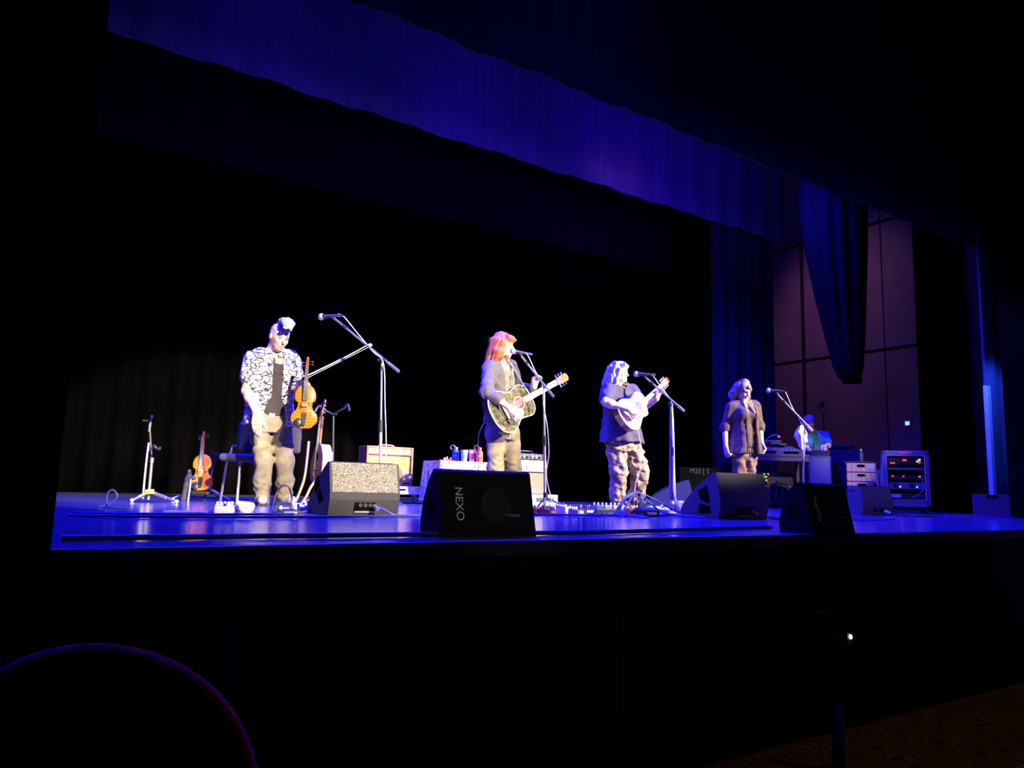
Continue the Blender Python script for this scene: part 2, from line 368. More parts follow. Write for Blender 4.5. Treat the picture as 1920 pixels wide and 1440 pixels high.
def basis3(f, u):
    """columns: right-hand side of the face, forward, up"""
    f = unit(f); u = np.array(u, float); u = unit(u - f * (u @ f)); r = np.cross(f, u); return np.stack([r, f, u], 1)
def rotv(v, ax, an):
    v = np.array(v, float); ax = unit(ax); return v * math.cos(an) + np.cross(ax, v) * math.sin(an) + ax * (ax @ v) * (1 - math.cos(an))
def hand(S, w, d, nrm, side, curls=(.25, .3, .3), thumb=(.5, .3), sc=1.0, spread=.06):
    """palm, four fingers of unequal length and a thumb; d runs along the fingers, nrm out of the palm, side the thumb's side"""
    w = np.array(w, float); d = unit(d); nrm = np.array(nrm, float); nrm = unit(nrm - d * (nrm @ d)); t = unit(np.cross(nrm, d)) * side
    k = .010
    for i, (off, L) in enumerate(((.029, .92), (.010, 1.0), (-.009, .95), (-.027, .76))):
        kn = w + sc * (d * (.088 - .004 * i) + t * off); S.cap(w + d * .008 * sc + t * off * .55 * sc, kn, .0145 * sc, .0115 * sc, .016)
        dd = rotv(d, nrm, -side * (off / .03) * spread); p = kn; ax = np.cross(dd, nrm)
        for j, (ln, c) in enumerate(zip((.043, .027, .021), curls)):
            dd = rotv(dd, ax, c); q = p + dd * ln * L * sc; S.cap(p, q, (.0098 - .001 * j) * sc, (.009 - .001 * j) * sc, k * .5); p = q
    p = w + sc * (d * .022 + t * .022); dd = unit(d * math.cos(thumb[0]) + t * math.sin(thumb[0]) + nrm * thumb[1])
    for ln, r0, r1 in ((.045, .015, .012), (.033, .0115, .010), (.026, .010, .0085)):
        q = p + dd * ln * sc; S.cap(p, q, r0 * sc, r1 * sc, k); p = q; dd = unit(dd + d * .25 + nrm * .1)
def head(S, c, f, u, sc=1.0, face=True):
    A = basis3(f, u); c = np.array(c, float); L = lambda x, y, z: c + A @ (np.array([x, y, z]) * sc)
    S.ell(L(0, -.012, .030), np.array((.074, .094, .088)) * sc, A, .02)
    S.ell(L(0, .022, -.035), np.array((.058, .066, .078)) * sc, A, .03)
    S.ell(L(0, .052, -.088), np.array((.028, .024, .020)) * sc, A, .03)
    for s_ in (-1, 1):
        S.ell(L(s_ * .034, .058, -.020), np.array((.024, .020, .022)) * sc, A, .02)
        S.ell(L(s_ * .076, -.012, -.005), np.array((.010, .020, .031)) * sc, A, .006)
        S.cap(L(s_ * .012, .082, .026), L(s_ * .045, .068, .024), .009 * sc, .008 * sc, .012)
        S.ell(L(s_ * .031, .090, .004), np.array((.016, .016, .010)) * sc, A, .012, True)
    S.cap(L(0, .082, .014), L(0, .106, -.026), .008 * sc, .013 * sc, .012)
    S.cap(L(-.017, .086, -.055), L(.017, .086, -.055), .0075 * sc, .0075 * sc, .006)
    S.cap(L(-.015, .083, -.068), L(.015, .083, -.068), .0085 * sc, .0085 * sc, .006)
    return A, L
def face_parts(parent, A, L, sc, brow):
    eye = M.setdefault('eye', mat('eye', (.05, .035, .03), .2)); R3 = Matrix([list(r) for r in A]).to_euler()
    for s_ in (-1, 1):
        MB().ball(tuple(L(s_ * .031, .072, .004)), (.013 * sc, .009 * sc, .006 * sc), rot=R3).build('eye', eye, parent)
        MB().tube([tuple(L(s_ * x, y, z)) for x, y, z in ((.014, .091, .027), (.030, .086, .033), (.047, .072, .028))], .0035 * sc, 6).build('eyebrow', brow, parent)
    lip = M.setdefault('lip', mat('lip', (.50, .18, .15), .4))
    MB().tube([tuple(L(x, y, z)) for x, y, z in ((-.022, .084, -.061), (-.008, .0935, -.059), (.008, .0935, -.059), (.022, .084, -.061))], .0035 * sc, 6).build('lips', lip, parent)

# ---------------------------------------------------------------- the setting
def struct(o): o['kind'] = 'structure'; return o
FY = 2.61
fl = struct(MB().box((5, 6.81, -.04), (17, 8.4, .08)).build('floor', M['stage']))
struct(MB().box((5.8, FY - .012, -.03), (17, .05, .06)).build('trim_1', M['black']))
wf = struct(MB().box((5.8, FY + .03, -.57), (17, .06, 1.02)).build('wall_front', M['black']))
for i in range(10): B('panel', M['soot'], wf, (-1.9 + 1.7 * i, FY - .008, -.57), (1.67, .018, .96), bev=.004)
struct(MB().box((5, -1.2, -1.12), (22, 7.6, .1)).build('floor_house', M['carpet']))
wl = struct(MB().box((-3.44, 2.85, 3.2), (7.1, .6, 8.6)).build('wall_left', M['soot']))
wp = struct(MB().box((13.0, 4.15, 3.2), (5.7, .34, 8.6)).build('wall_proscenium', M['hole']))
struct(MB().box((5, 11.15, 3.2), (17.5, .2, 8.6)).build('wall_back', M['soot']))
struct(MB().box((-3.6, 7, 3.2), (.2, 8.5, 8.6)).build('wall_far_left', M['soot']))
struct(MB().box((5, 7, 7.6), (17.5, 9, .2)).build('ceiling', M['soot']))
wr = struct(MB().box((13.16, 7.4, 3.4), (.2, 7.4, 7.2)).build('wall_right', M['soot']))
ys = [3.9, 6.15, 7.45, 9.13, 10.9]; zs = [.0, 2.87, 5.3, 7.0]
for i in range(len(ys) - 1):
    for j in range(len(zs) - 1):
        B('panel', M['wallpanel'], wr, (13.05, (ys[i] + ys[i + 1]) / 2, (zs[j] + zs[j + 1]) / 2), (.05, ys[i + 1] - ys[i] - .035 if i != 1 and i != 0 else ys[i + 1] - ys[i] - .006, zs[j + 1] - zs[j] - .06), bev=.006)
tube('conduit', M['black'], wr, [(13.0, 9.13, 0), (13.0, 9.13, 5.2)], .03)

def curtain(name, m, p0, p1, z0, z1, amp, wl, label, cat='curtain', group=None, seed=1, thick=.03, taper=None, hem=0.0):
    rnd = random.Random(seed); a, b = Vector(p0), Vector(p1); L = (b - a).length; d = (b - a) / L; nr = Vector((-d.y, d.x)); N = max(12, int(L / wl * 8)); rows = 9
    ph = [0.0]
    for i in range(N): ph.append(ph[-1] + 2 * PI / 8 * rnd.uniform(.6, 1.4))
    vs = []; fs = []
    for side in (0, 1):
        for r in range(rows):
            t = r / (rows - 1); z = z1 + (z0 - z1) * t
            for i in range(N + 1):
                s_ = i / N; off = amp * math.sin(ph[i]) * (.55 + .45 * t); sc = taper(t) if taper else 1
                q = a + d * (L * (.5 + (s_ - .5) * sc)) + nr * (off + (thick if side else 0))
                vs.append((q.x, q.y, z + (hem * math.sin(ph[i] * .37 + 1) if r == rows - 1 else 0)))
    n1 = rows * (N + 1)
    for side in (0, 1):
        for r in range(rows - 1):
            for i in range(N):
                k = side * n1 + r * (N + 1) + i; fs.append((k, k + 1, k + N + 2, k + N + 1))
    for r in range(rows - 1):
        for i in (0, N): k = r * (N + 1) + i; fs.append((k, k + N + 1, n1 + k + N + 1, n1 + k))
    for i in range(N):
        for r in (0, rows - 1): k = r * (N + 1) + i; fs.append((k, k + 1, n1 + k + 1, n1 + k))
    mb = MB().add(vs, fs, True); o = mb.build(name, m); return tag(o, label, cat, group)
curtain('back_curtain', M['velvet'], (-3.2, 10.6), (9.0, 10.6), .01, 7.3, .07, .32, 'wide black pleated curtain closing the back of the stage', seed=3)
curtain('border_curtain', M['legvelvet'], (-3.2, 5.2), (13.0, 5.2), 3.93, 7.4, .016, .5, 'nearest dark border curtain, high over the front of the stage', group='borders over the stage', seed=5, hem=.012)
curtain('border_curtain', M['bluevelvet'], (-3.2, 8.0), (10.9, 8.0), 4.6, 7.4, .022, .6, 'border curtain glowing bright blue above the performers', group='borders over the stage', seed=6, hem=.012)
curtain('border_curtain', M['swag'], (-3.2, 9.5), (9.6, 9.5), 4.14, 7.4, .03, .5, 'farthest border curtain, dim reddish, hanging before the back curtain', group='borders over the stage', seed=7, hem=.012)
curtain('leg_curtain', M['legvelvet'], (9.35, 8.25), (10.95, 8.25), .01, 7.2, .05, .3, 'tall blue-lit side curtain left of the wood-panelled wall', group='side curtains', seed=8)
curtain('leg_curtain', M['velvet'], (7.35, 9.9), (10.6, 9.9), .01, 7.2, .05, .3, 'dark side curtain behind the two singers at the right microphones', group='side curtains', seed=9)
curtain('leg_curtain', M['velvet'], (11.45, 6.0), (13.0, 6.0), .01, 7.2, .05, .3, 'black side curtain right of the equipment rack', group='side curtains', seed=10)
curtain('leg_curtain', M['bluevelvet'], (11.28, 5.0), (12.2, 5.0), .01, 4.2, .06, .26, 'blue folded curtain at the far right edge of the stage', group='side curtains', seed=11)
# the bunched-up curtain hanging in the wing: wide at the top, gathered to a point
def swag():
    r = T('gathered_curtain', 'dark curtain gathered up into a hanging bundle before the panelled wall', 'curtain', (10.05, 6.5, 0), -.9)
    S = SDF(.03)
    S.loft([(7.5, 0, 0, .54, .30), (5.0, .0, 0, .50, .28), (4.0, .03, 0, .44, .26), (3.2, .07, 0, .35, .23), (2.5, .12, 0, .26, .19), (2.1, .15, 0, .20, .16), (1.92, .17, 0, .15, .12)], 0, -1, wave=(.10, 9, .6))
    S.build('cloth', M['swag'], r)
    MB().box((.20, -.0, 1.89), (.26, .20, .07), bev=.02).build('tie_bag', M['velvet'], r)
swag()
d1 = struct(MB().box((11.22, 4.98, .98), (.09, .06, 1.62), bev=.004).build('lit_strip', M['white']))  # added slab, shaped as the strip of blue light in the wing
d1['label'] = 'narrow pale slab standing in for a strip of blue light'
# small fittings
sw = T('wall_switch', 'small pale square switch plate lit on the panelled wall', 'switch', (13.0, 7.09, 1.5))
B('plate', M['white'], sw, (.01, 0, 0), (.02, .10, .10), bev=.004); B('glow_panel', mat('cool_indicator', (.5, .8, 1), .4, emit=(.35, .65, 1), es=1.2), sw, (-.004, 0, 0), (.01, .07, .06), bev=.002)
il = T('indicator_lamp', 'tiny white light on the black stage front', 'lamp', (4.02, 2.575, -.58))
B('housing', M['black'], il, (0, .004, 0), (.05, .012, .08), bev=.004); MB().ball((0, -.008, .01), (.009, .008, .013)).build('bulb', M['ledwhite'], il)
B('bracket', M['steel'], il, (-.24, 0, .16), (.09, .01, .006), Euler((0, .25, 0)))
po = T('floor_post', 'dark post standing on the patterned house carpet', 'post', (3.32, 2.2, -1.07)); cyl('pole', M['black'], po, (0, 0, 0), (0, 0, .32), .028); cyl('base', M['black'], po, (0, 0, 0), (0, 0, .02), .09, n=20)
# theatre seat in the foreground
se = T('theatre_seat', 'dark red rounded theatre seat in the near left corner', 'seat', (0.140, 1.371, -1.07), VR)
S = SDF(.012); S.ell((0, 0, 0.803), (.265, .06, .225)); S.box((0, 0, 0.633), (.255, .045, .20), r=.044, k=.05); S.build('backrest', M['seatred'], se)
S = SDF(.015); S.box((0, .27, .43), (.25, .23, .07), r=.05); S.build('cushion', M['seatred'], se)
for x in (-.29, .29):
    B('armrest', M['black'], se, (x, .2, .60), (.05, .42, .04), bev=.012); B('side_frame', M['black'], se, (x, .18, .29), (.03, .3, .58), bev=.006)

# ---------------------------------------------------------------- performers
def np3(*a): return np.array(a, float)
def lerp(a, b, t): return tuple(np.array(a) * (1 - t) + np.array(b) * t)
def torso_body(S, neck, sh, pel, hips, f):
    """trunk of the body itself, inside the clothes"""
    fx, fy = f
    nz, pz = neck[2], pel[2]; c = lambda t: lerp(neck, pel, t)
    S.loft([(nz - .03, *c(.05)[:2], .10, .07), (nz - .10, *c(.2)[:2], .15, .10), (nz - .28, *c(.55)[:2], .13, .10), (nz - .40, *c(.8)[:2], .125, .10), (pz - .06, *pel[:2], .15, .11)], fx, fy, .04)
    for s_ in sh: S.cap(lerp(neck, pel, .1), s_, .06, .055, .04)
    for h in hips: S.cap(pel, h, .09, .085, .03)
def shoe(name, m, parent, ank, d, L=.25, z0=0.0):
    a = np.array(ank, float); d = unit((d[0], d[1], 0)); S = SDF(.008); b = np3(a[0], a[1], z0 + .045)
    S.cap(b - d * .05, b + d * (L - .13), .045, .040, .03); S.cap(b - d * .04 + np3(0, 0, .045), b + d * .03 + np3(0, 0, .02), .04, .04, .03)
    S.cut((0, 0, z0 + .012), (0, 0, -1)); o = S.build(name, m, parent)
    MB().prism([(x, y) for x, y in [(-.095, -.03), (-.07, -.045), (.05, -.047), (L - .10, -.036), (L - .085, 0), (L - .10, .036), (.05, .047), (-.07, .045), (-.095, .03)]], frame((b[0], b[1], z0), (d[0], d[1], 0), (0, 0, 1)), .016).build('sole', M['rubber'], o)
    return o

# --- the fiddle player
def person_A():
    r = T('person', 'person in white patterned short-sleeved shirt holding a fiddle, head bowed', 'person', (1.851, 6.429, 0), VR, 'performers')
    f = (.45, -.89); l = (.89, .45)
    neck = (-0.102, 0, 1.309); shR = (-0.231, -0.08, 1.231); shL = (0.04, 0.08, 1.266)
    elR = (-0.253, -0.1, 0.952); wrR = (-0.109, -0.26, 0.767); elL = (0.147, 0.02, 0.959); wrL = (0.21, -0.19, 1.034)
    pel = (-0.084, 0, 0.729); hR = (-0.158, -0.04, 0.678); hL = (0.003, 0.04, 0.689)
    kR = (-0.082, -0.08, 0.372); aR = (-0.1, 0, 0.069); kL = (0.078, 0, 0.37); aL = (0.072, 0.06, 0.073)
    hc = (-0.027, -0.06, 1.431)
    S = SDF(.007); hf = (.62, -.66, -.30); A, L = head(S, hc, hf, (.25, -.1, 1), 1.0)
    S.cap(neck, L(0, -.03, -.05), .055, .056, .03); torso_body(S, neck, (shR, shL), pel, (hR, hL), f)
    S.chain([shR, elR, wrR], [.055, .050, .034], .02); S.chain([shL, elL, wrL], [.05, .043, .028], .02)
    S.chain([hR, kR, aR], [.085, .055, .04], .02); S.chain([hL, kL, aL], [.085, .055, .04], .02)
    S.ell(lerp(elR, wrR, .3), (.046, .046, .06), k=.03)
    hand(S, wrR, (.10, -.10, -1), (.25, .95, .0), -1, (.12, .2, .2), (.45, .15), 1.22, .10)
    hand(S, wrL, (.85, -.5, -.05), (-.35, -.55, -.75), -1, (.65, .85, .6), (.75, .55), 1.0)
    S.build('body', M['skin'], r)
    hairm = mat('grey_blond_hair', (.34, .30, .27), .6, scale=120, var=.4); face_parts(r, A, L, 1.0, hairm)
    S = SDF(.007); S.ell(L(0, -.022, .038), (.080, .094, .088), A, .01); S.cut(L(0, .03, .005), A @ np3(0, .75, -.66)); S.rough(.002, 160, 4); S.build('cropped_hair', mat('cropped_hair', (.42, .33, .24), .7, scale=200, var=.35), r)
    S = SDF(.007)
    pts = [(-.03, -.07, .11), (-.02, -.01, .145), (-.005, .045, .158), (.005, .09, .162), (.02, .135, .150), (.035, .172, .115)]
    for dx in (-.035, -.012, .012, .035): S.chain([L(x + dx, y - .01 * abs(dx) * 30, z - abs(dx) * .35) for x, y, z in pts], [.022, .028, .027, .023, .018, .010], .015)
    S.rough(.005, 130, 8); S.build('swept_hair', mat('grey_fringe', (.36, .36, .42), .55, scale=150, var=.4), r)
    # jeans
    S = SDF(.009); wz = (-0.087, 0, 0.775)[2]
    S.loft([(wz, *pel[:2], .170, .125), (wz - .08, *pel[:2], .182, .135), (wz - .16, *pel[:2], .175, .13)], *f, .03)
    S.chain([hR, kR, lerp(kR, aR, .55), aR], [.092, .074, .066, .062], .03); S.chain([hL, kL, lerp(kL, aL, .55), aL], [.092, .075, .068, .063], .03)
    S.cut((0, 0, .055), (0, 0, -1)); S.rough(.006, 40, 2, 1.8, -1, wz - .12); S.rough(.0035, 75, 5, 2.0, -1, .24)
    jeans = S.build('jeans', mat('faded_olive_jeans', (.19, .16, .105), .85, scale=14, var=.3), r)
    bc = np.array(pel) + np3(0, 0, wz - pel[2] - .02)
    MB().box(tuple(bc + np3(f[0], f[1], 0) * .128), (.05, .012, .035), Matrix([(l[0], -f[0], 0), (l[1], -f[1], 0), (0, 0, 1)]), .003).build('belt_buckle', M['steel'], jeans)
    shm = mat('pale_shoe', (.32, .30, .27), .6)
    shoe('shoe', shm, r, (aR[0], aR[1], 0), (.35, -.9)); shoe('shoe', shm, r, (aL[0], aL[1], 0), (.75, -.65))
    # dark t-shirt and open patterned shirt
    nz = neck[2]
    secs = lambda g: [(nz - .02, *lerp(neck, pel, .02)[:2], .075 + g, .06 + g), (nz - .06, *lerp(neck, pel, .1)[:2], .150 + g, .085 + g), (nz - .13, *lerp(neck, pel, .22)[:2], .178 + g, .112 + g), (nz - .28, *lerp(neck, pel, .5)[:2], .172 + g, .120 + g), (nz - .42, *lerp(neck, pel, .75)[:2], .168 + g, .126 + g), (wz - .03, *pel[:2], .180 + g * 1.4, .132 + g * 1.4)]
    S = SDF(.009); S.loft(secs(0), *f, .03); S.rough(.004, 50, 12, 1.5); S.build('t_shirt', mat('dark_t_shirt', (.030, .022, .024), .85), r)
    S = SDF(.008); s2 = secs(.022); s2[-1] = (wz - .10, *pel[:2], .222, .172); S.loft(s2, *f, .03, wave=(.05, 7, 3))
    for sh_, el in ((shR, elR), (shL, elL)): S.cap(lerp(neck, sh_, .55), sh_, .075, .068, .05); S.cap(sh_, lerp(sh_, el, .58), .073, .078, .04)
    S.rough(.005, 46, 21, 1.3)
    op = np.array(lerp(neck, pel, .45)) + np3(f[0], f[1], 0) * .16 + np3(l[0], l[1], 0) * .035
    Rm = np.stack([np3(l[0], l[1], 0), np3(-f[0], -f[1], 0), np3(0, 0, 1)], 1)
    S.ell(op + np3(0, 0, .30), (.055, .13, .16), Rm, .01, True); S.box(op, (.042, .12, .42), Rm, .01, .03, True); S.ell(op - np3(0, 0, .34), (.10, .13, .22), Rm, .01, True)
    S.ell(np.array(neck) + np3(0, 0, .02), (.062, .066, .09), None, .01, True)
    sm = pattern('white_leaf_print', 'voronoi_edge', [(.012, .014, .03), (.04, .045, .07), (.58, .56, .52)], 14, .8, (1.0, 1.0, 2.1), [0, .06, .11], .14)
    shirt = S.build('open_shirt', sm, r)
    for s_ in (-1, 1):
        c0 = np.array(neck) + np3(l[0], l[1], 0) * s_ * .055 + np3(f[0], f[1], 0) * .06
        MB().prism([(-.05, -.02), (.045, -.035), (.055, .0), (-.045, .03)], frame(tuple(c0 + np3(0, 0, -.005)), (l[0] * s_ * .5 + f[0] * .6, l[1] * s_ * .5 + f[1] * .6, -.6), (f[0], f[1], .6)), .006).build('collar', sm, shirt)
    return r
person_A()

# --- the singer with the dark-topped guitar
def person_B():
    r = T('person', 'person in grey jacket and vest playing a dark-topped guitar at a microphone', 'person', (3.726, 5.8, 0), VR, 'performers')
    f = (.80, -.60); l = (.60, .80)
    neck = (-0.045, 0, 1.354); shR = (-0.135, -0.1, 1.285); shL = (0.061, 0.1, 1.327)
    elR = (-0.146, -0.3, 1.037); wrR = (0.057, -0.38, 0.901); elL = (0.137, 0.06, 1.105); wrL = (0.279, -0.02, 1.129)
    pel = (-0.012, 0.02, 0.747); hR = (-0.059, -0.05, 0.696); hL = (0.068, 0.07, 0.708)
    kR = (-0.054, -0.05, 0.385); aR = (-0.07, 0, 0.076); kL = (0.106, 0.06, 0.392); aL = (0.115, 0.12, 0.088)
    hc = (-0.014, -0.01, 1.51)
    S = SDF(.007); A, L = head(S, hc, (.90, -.42, -.02), (.05, 0, 1), .98)
    S.cap(neck, L(0, -.03, -.05), .050, .052, .03); torso_body(S, neck, (shR, shL), pel, (hR, hL), f)
    S.chain([shR, elR, wrR], [.045, .04, .026], .02); S.chain([shL, elL, wrL], [.045, .04, .026], .02)
    S.chain([hR, kR, aR], [.085, .055, .04], .02); S.chain([hL, kL, aL], [.085, .055, .04], .02)
    hand(S, wrR, (.80, -.05, -.55), (.35, .85, -.2), 1, (.45, .6, .4), (.5, .35), .98)
    hand(S, wrL, (.25, -.35, .92), (.55, -.75, -.3), 1, (.5, .7, .5), (.6, .3), .98)
    S.build('body', M['skin2'], r)
    hm = pattern('red_hair', 'wave', [(.09, .016, .006), (.34, .07, .015), (.62, .20, .06)], 30, .45, (3, 3, .5)); face_parts(r, A, L, .98, hm)
    S = SDF(.007)
    S.ell(L(0, -.020, .040), (.090, .108, .098), A, .02)
    for x, y, w_ in ((-.078, -.03, .038), (-.06, -.08, .042), (0, -.105, .045), (.06, -.08, .042), (.08, -.02, .036), (-.086, .02, .03), (.086, .025, .03)):
        S.chain([L(x * .9, y, .03), L(x, y - .012, -.06), L(x * 1.08, y - .025, -.125), L(x * 1.2, y - .05, -.165)], [w_, w_, w_ * .9, w_ * .45], .03)
    S.cap(L(-.05, .075, .080), L(.05, .075, .080), .022, .022, .03)
    S.ell(L(0, .115, -.02), (.058, .062, .085), A, .015, True); S.rough(.007, 105, 31, .25); S.build('hair', hm, r)
    # jeans
    S = SDF(.009); wz = (-0.014, 0, 0.809)[2]
    S.loft([(wz, *pel[:2], .155, .12), (wz - .09, *pel[:2], .175, .135), (wz - .17, *pel[:2], .168, .13)], *f, .03)
    S.chain([hR, kR, aR], [.094, .075, .066], .03); S.chain([hL, kL, aL], [.094, .075, .066], .03); S.cut((0, 0, .05), (0, 0, -1))
    S.rough(.005, 42, 3, 1.6, -1, wz - .12); S.rough(.0035, 80, 6, 2.2, .25, .5); S.build('jeans', mat('olive_brown_jeans', (.20, .165, .10), .85, scale=14, var=.3), r)
    shm = mat('dark_boot', (.08, .06, .05), .5); shoe('shoe', shm, r, (aR[0], aR[1], 0), (.8, -.6)); shoe('shoe', shm, r, (aL[0], aL[1], 0), (.8, -.6))
    nz = neck[2]
    secs = lambda g: [(nz - .01, *lerp(neck, pel, .02)[:2], .065 + g, .055 + g), (nz - .05, *lerp(neck, pel, .1)[:2], .125 + g, .08 + g), (nz - .13, *lerp(neck, pel, .22)[:2], .150 + g, .112 + g), (nz - .26, *lerp(neck, pel, .45)[:2], .148 + g, .122 + g), (nz - .40, *lerp(neck, pel, .7)[:2], .142 + g, .115 + g), (wz - .04, *pel[:2], .170 + g, .130 + g)]
    S = SDF(.009); S.loft(secs(0), *f, .03); S.rough(.003, 60, 14, 1.2); vest = S.build('vest', pattern('patterned_vest', 'wave', [(.03, .022, .015), (.16, .13, .09), (.45, .39, .28)], 9, .8, (5, 5, .6)), r)
    for i in range(5):
        q = np.array(lerp(neck, pel, .22 + .13 * i)) + np3(f[0], f[1], 0) * .128; MB().ball(tuple(q), (.008, .008, .008)).build('button', M['steel'], vest)
    S = SDF(.008); s2 = secs(.024); s2[-1] = (wz - .02, *pel[:2], .195, .155); S.loft(s2, *f, .03)
    S.cap(lerp(neck, shR, .5), shR, .07, .066, .04); S.chain([shR, elR, lerp(elR, wrR, .48)], [.068, .062, .052], .03)
    S.cap(lerp(neck, shL, .5), shL, .07, .064, .04); S.chain([shL, elL, lerp(elL, wrL, .75)], [.064, .058, .05], .03)
    S.rough(.005, 62, 23, 1.4)
    op = np.array(lerp(neck, pel, .5)) + np3(f[0], f[1], 0) * .17 + np3(l[0], l[1], 0) * .01; Rm = np.stack([np3(l[0], l[1], 0), np3(-f[0], -f[1], 0), np3(0, 0, 1)], 1)
    S.box(op, (.085, .15, .60), Rm, .02, .03, True); S.ell(np.array(neck) + np3(0, 0, .02), (.06, .06, .08), None, .01, True)
    S.build('jacket', mat('grey_violet_jacket', (.075, .066, .085), .8, scale=30), r)
person_B()

# --- the singer with the pale guitar
def person_C():
    r = T('person', 'person in oversized navy t-shirt and camouflage trousers playing a pale guitar', 'person', (5.924, 6.649, 0), VR, 'performers')
    f = (.74, -.67); l = (.67, .74)
    neck = (-0.024, 0, 1.426); shR = (-0.166, -0.12, 1.342); shL = (0.148, 0.12, 1.388)
    elR = (-0.226, -0.36, 1.194); wrR = (0.03, -0.47, 1.099); elL = (0.281, 0.1, 1.189); wrL = (0.408, -0.1, 1.279)
    pel = (0.022, 0.02, 0.774); hR = (-0.064, -0.06, 0.717); hL = (0.146, 0.08, 0.731)
    kR = (-0.025, -0.06, 0.421); aR = (-0.026, 0, 0.088); kL = (0.245, 0.06, 0.43); aL = (0.216, 0.14, 0.117)
    hc = (-0.02, -0.01, 1.591)
    S = SDF(.0075); A, L = head(S, hc, (.88, -.45, -.08), (.05, 0, 1), 1.03)
    S.cap(neck, L(0, -.03, -.05), .055, .056, .03); torso_body(S, neck, (shR, shL), pel, (hR, hL), f)
    S.chain([shR, elR, wrR], [.052, .048, .030], .02); S.chain([shL, elL, wrL], [.052, .048, .030], .02)
    S.ell(lerp(elR, wrR, .25), (.055, .05, .05), k=.03)
    S.chain([hR, kR, aR], [.09, .06, .04], .02); S.chain([hL, kL, aL], [.09, .06, .04], .02)
    hand(S, wrR, (.92, -.05, -.25), (.25, .85, -.35), 1, (.45, .6, .4), (.5, .35), 1.0)
    hand(S, wrL, (.35, -.1, .92), (.5, -.8, -.2), 1, (.5, .7, .5), (.6, .3), 1.0)
    S.build('body', M['skin2'], r)
    hm = pattern('pale_grey_hair', 'wave', [(.48, .46, .46), (.66, .63, .60), (.80, .77, .72)], 22, .5, (3, 3, .5)); face_parts(r, A, L, 1.03, hm)
    S = SDF(.008); S.ell(L(0, -.022, .038), (.096, .115, .106), A, .02)
    for x, y, w_ in ((-.09, -.02, .042), (-.07, -.085, .048), (0, -.11, .05), (.07, -.085, .046), (.09, -.02, .04), (-.095, .03, .032), (.095, .03, .03)):
        S.chain([L(x * .9, y, .03), L(x * 1.05, y - .012, -.07), L(x * 1.15, y - .03, -.13), L(x * 1.25, y - .045, -.185)], [w_, w_ * 1.05, w_, w_ * .5], .03)
    S.cap(L(-.055, .07, .088), L(.055, .07, .088), .024, .024, .03)
    S.ell(L(0, .125, -.03), (.062, .068, .095), A, .015, True); S.rough(.006, 95, 33, .25); S.build('hair', hm, r)
    S = SDF(.010); S.loft([(pel[2] + .02, *pel[:2], .19, .16), (pel[2] - .12, *pel[:2], .20, .165)], *f, .03)
    S.chain([hR, kR, lerp(kR, aR, .8), aR], [.115, .105, .092, .085], .03); S.chain([hL, kL, lerp(kL, aL, .8), aL], [.118, .108, .095, .085], .03); S.cut((0, 0, .05), (0, 0, -1))
    S.rough(.008, 42, 4, 1.6); S.rough(.005, 90, 7, 2.0)
    S.build('trousers', pattern('camouflage_print', 'noise', [(.06, .042, .034), (.22, .155, .125), (.36, .27, .22), (.09, .07, .058)], 9, .85, (1, 1, 1), [.3, .42, .55, .66], .3), r)
    shm = mat('brown_boot', (.20, .12, .07), .55); shoe('shoe', shm, r, (aR[0], aR[1], 0), (.75, -.65)); shoe('shoe', shm, r, (aL[0], aL[1], 0), (.75, -.65))
    nz = neck[2]
    S = SDF(.009); S.loft([(nz - .0, *neck[:2], .08, .07), (nz - .05, *lerp(neck, pel, .1)[:2], .165, .11), (nz - .14, *lerp(neck, pel, .22)[:2], .20, .15), (nz - .30, *lerp(neck, pel, .5)[:2], .225, .19), (nz - .45, *lerp(neck, pel, .75)[:2], .245, .205), (pel[2] - .01, *pel[:2], .285, .235)], *f, .03, wave=(.05, 8, 2))
    S.cap(lerp(neck, shR, .5), shR, .09, .085, .05); S.cap(shR, lerp(shR, elR, .55), .088, .092, .04)
    S.cap(lerp(neck, shL, .5), shL, .09, .085, .05); S.cap(shL, lerp(shL, elL, .72), .086, .09, .04)
    S.ell(np.array(neck) + np3(f[0], f[1], 0) * .03 + np3(0, 0, .02), (.07, .075, .07), None, .01, True); S.rough(.006, 40, 25, 1.3)
    tee = S.build('t_shirt', mat('navy_t_shirt', (.06, .05, .085), .85, scale=30), r)
    q = np.array(lerp(neck, pel, .26)) + np3(f[0], f[1], 0) * .158 + np3(l[0], l[1], 0) * .03
    S = SDF(.008); S.box(q, (.10, .012, .055), np.stack([np3(l[0], l[1], 0), np3(-f[0], -f[1], -.25), unit(np3(-f[0] * .25, -f[1] * .25, 1))], 1), r=.01); S.rough(.004, 90, 3); S.build('chest_print', pattern('white_print', 'voronoi_edge', [(.05, .05, .08), (.75, .75, .75)], 30, .8, pos=[.08, .16]), tee)
person_C()

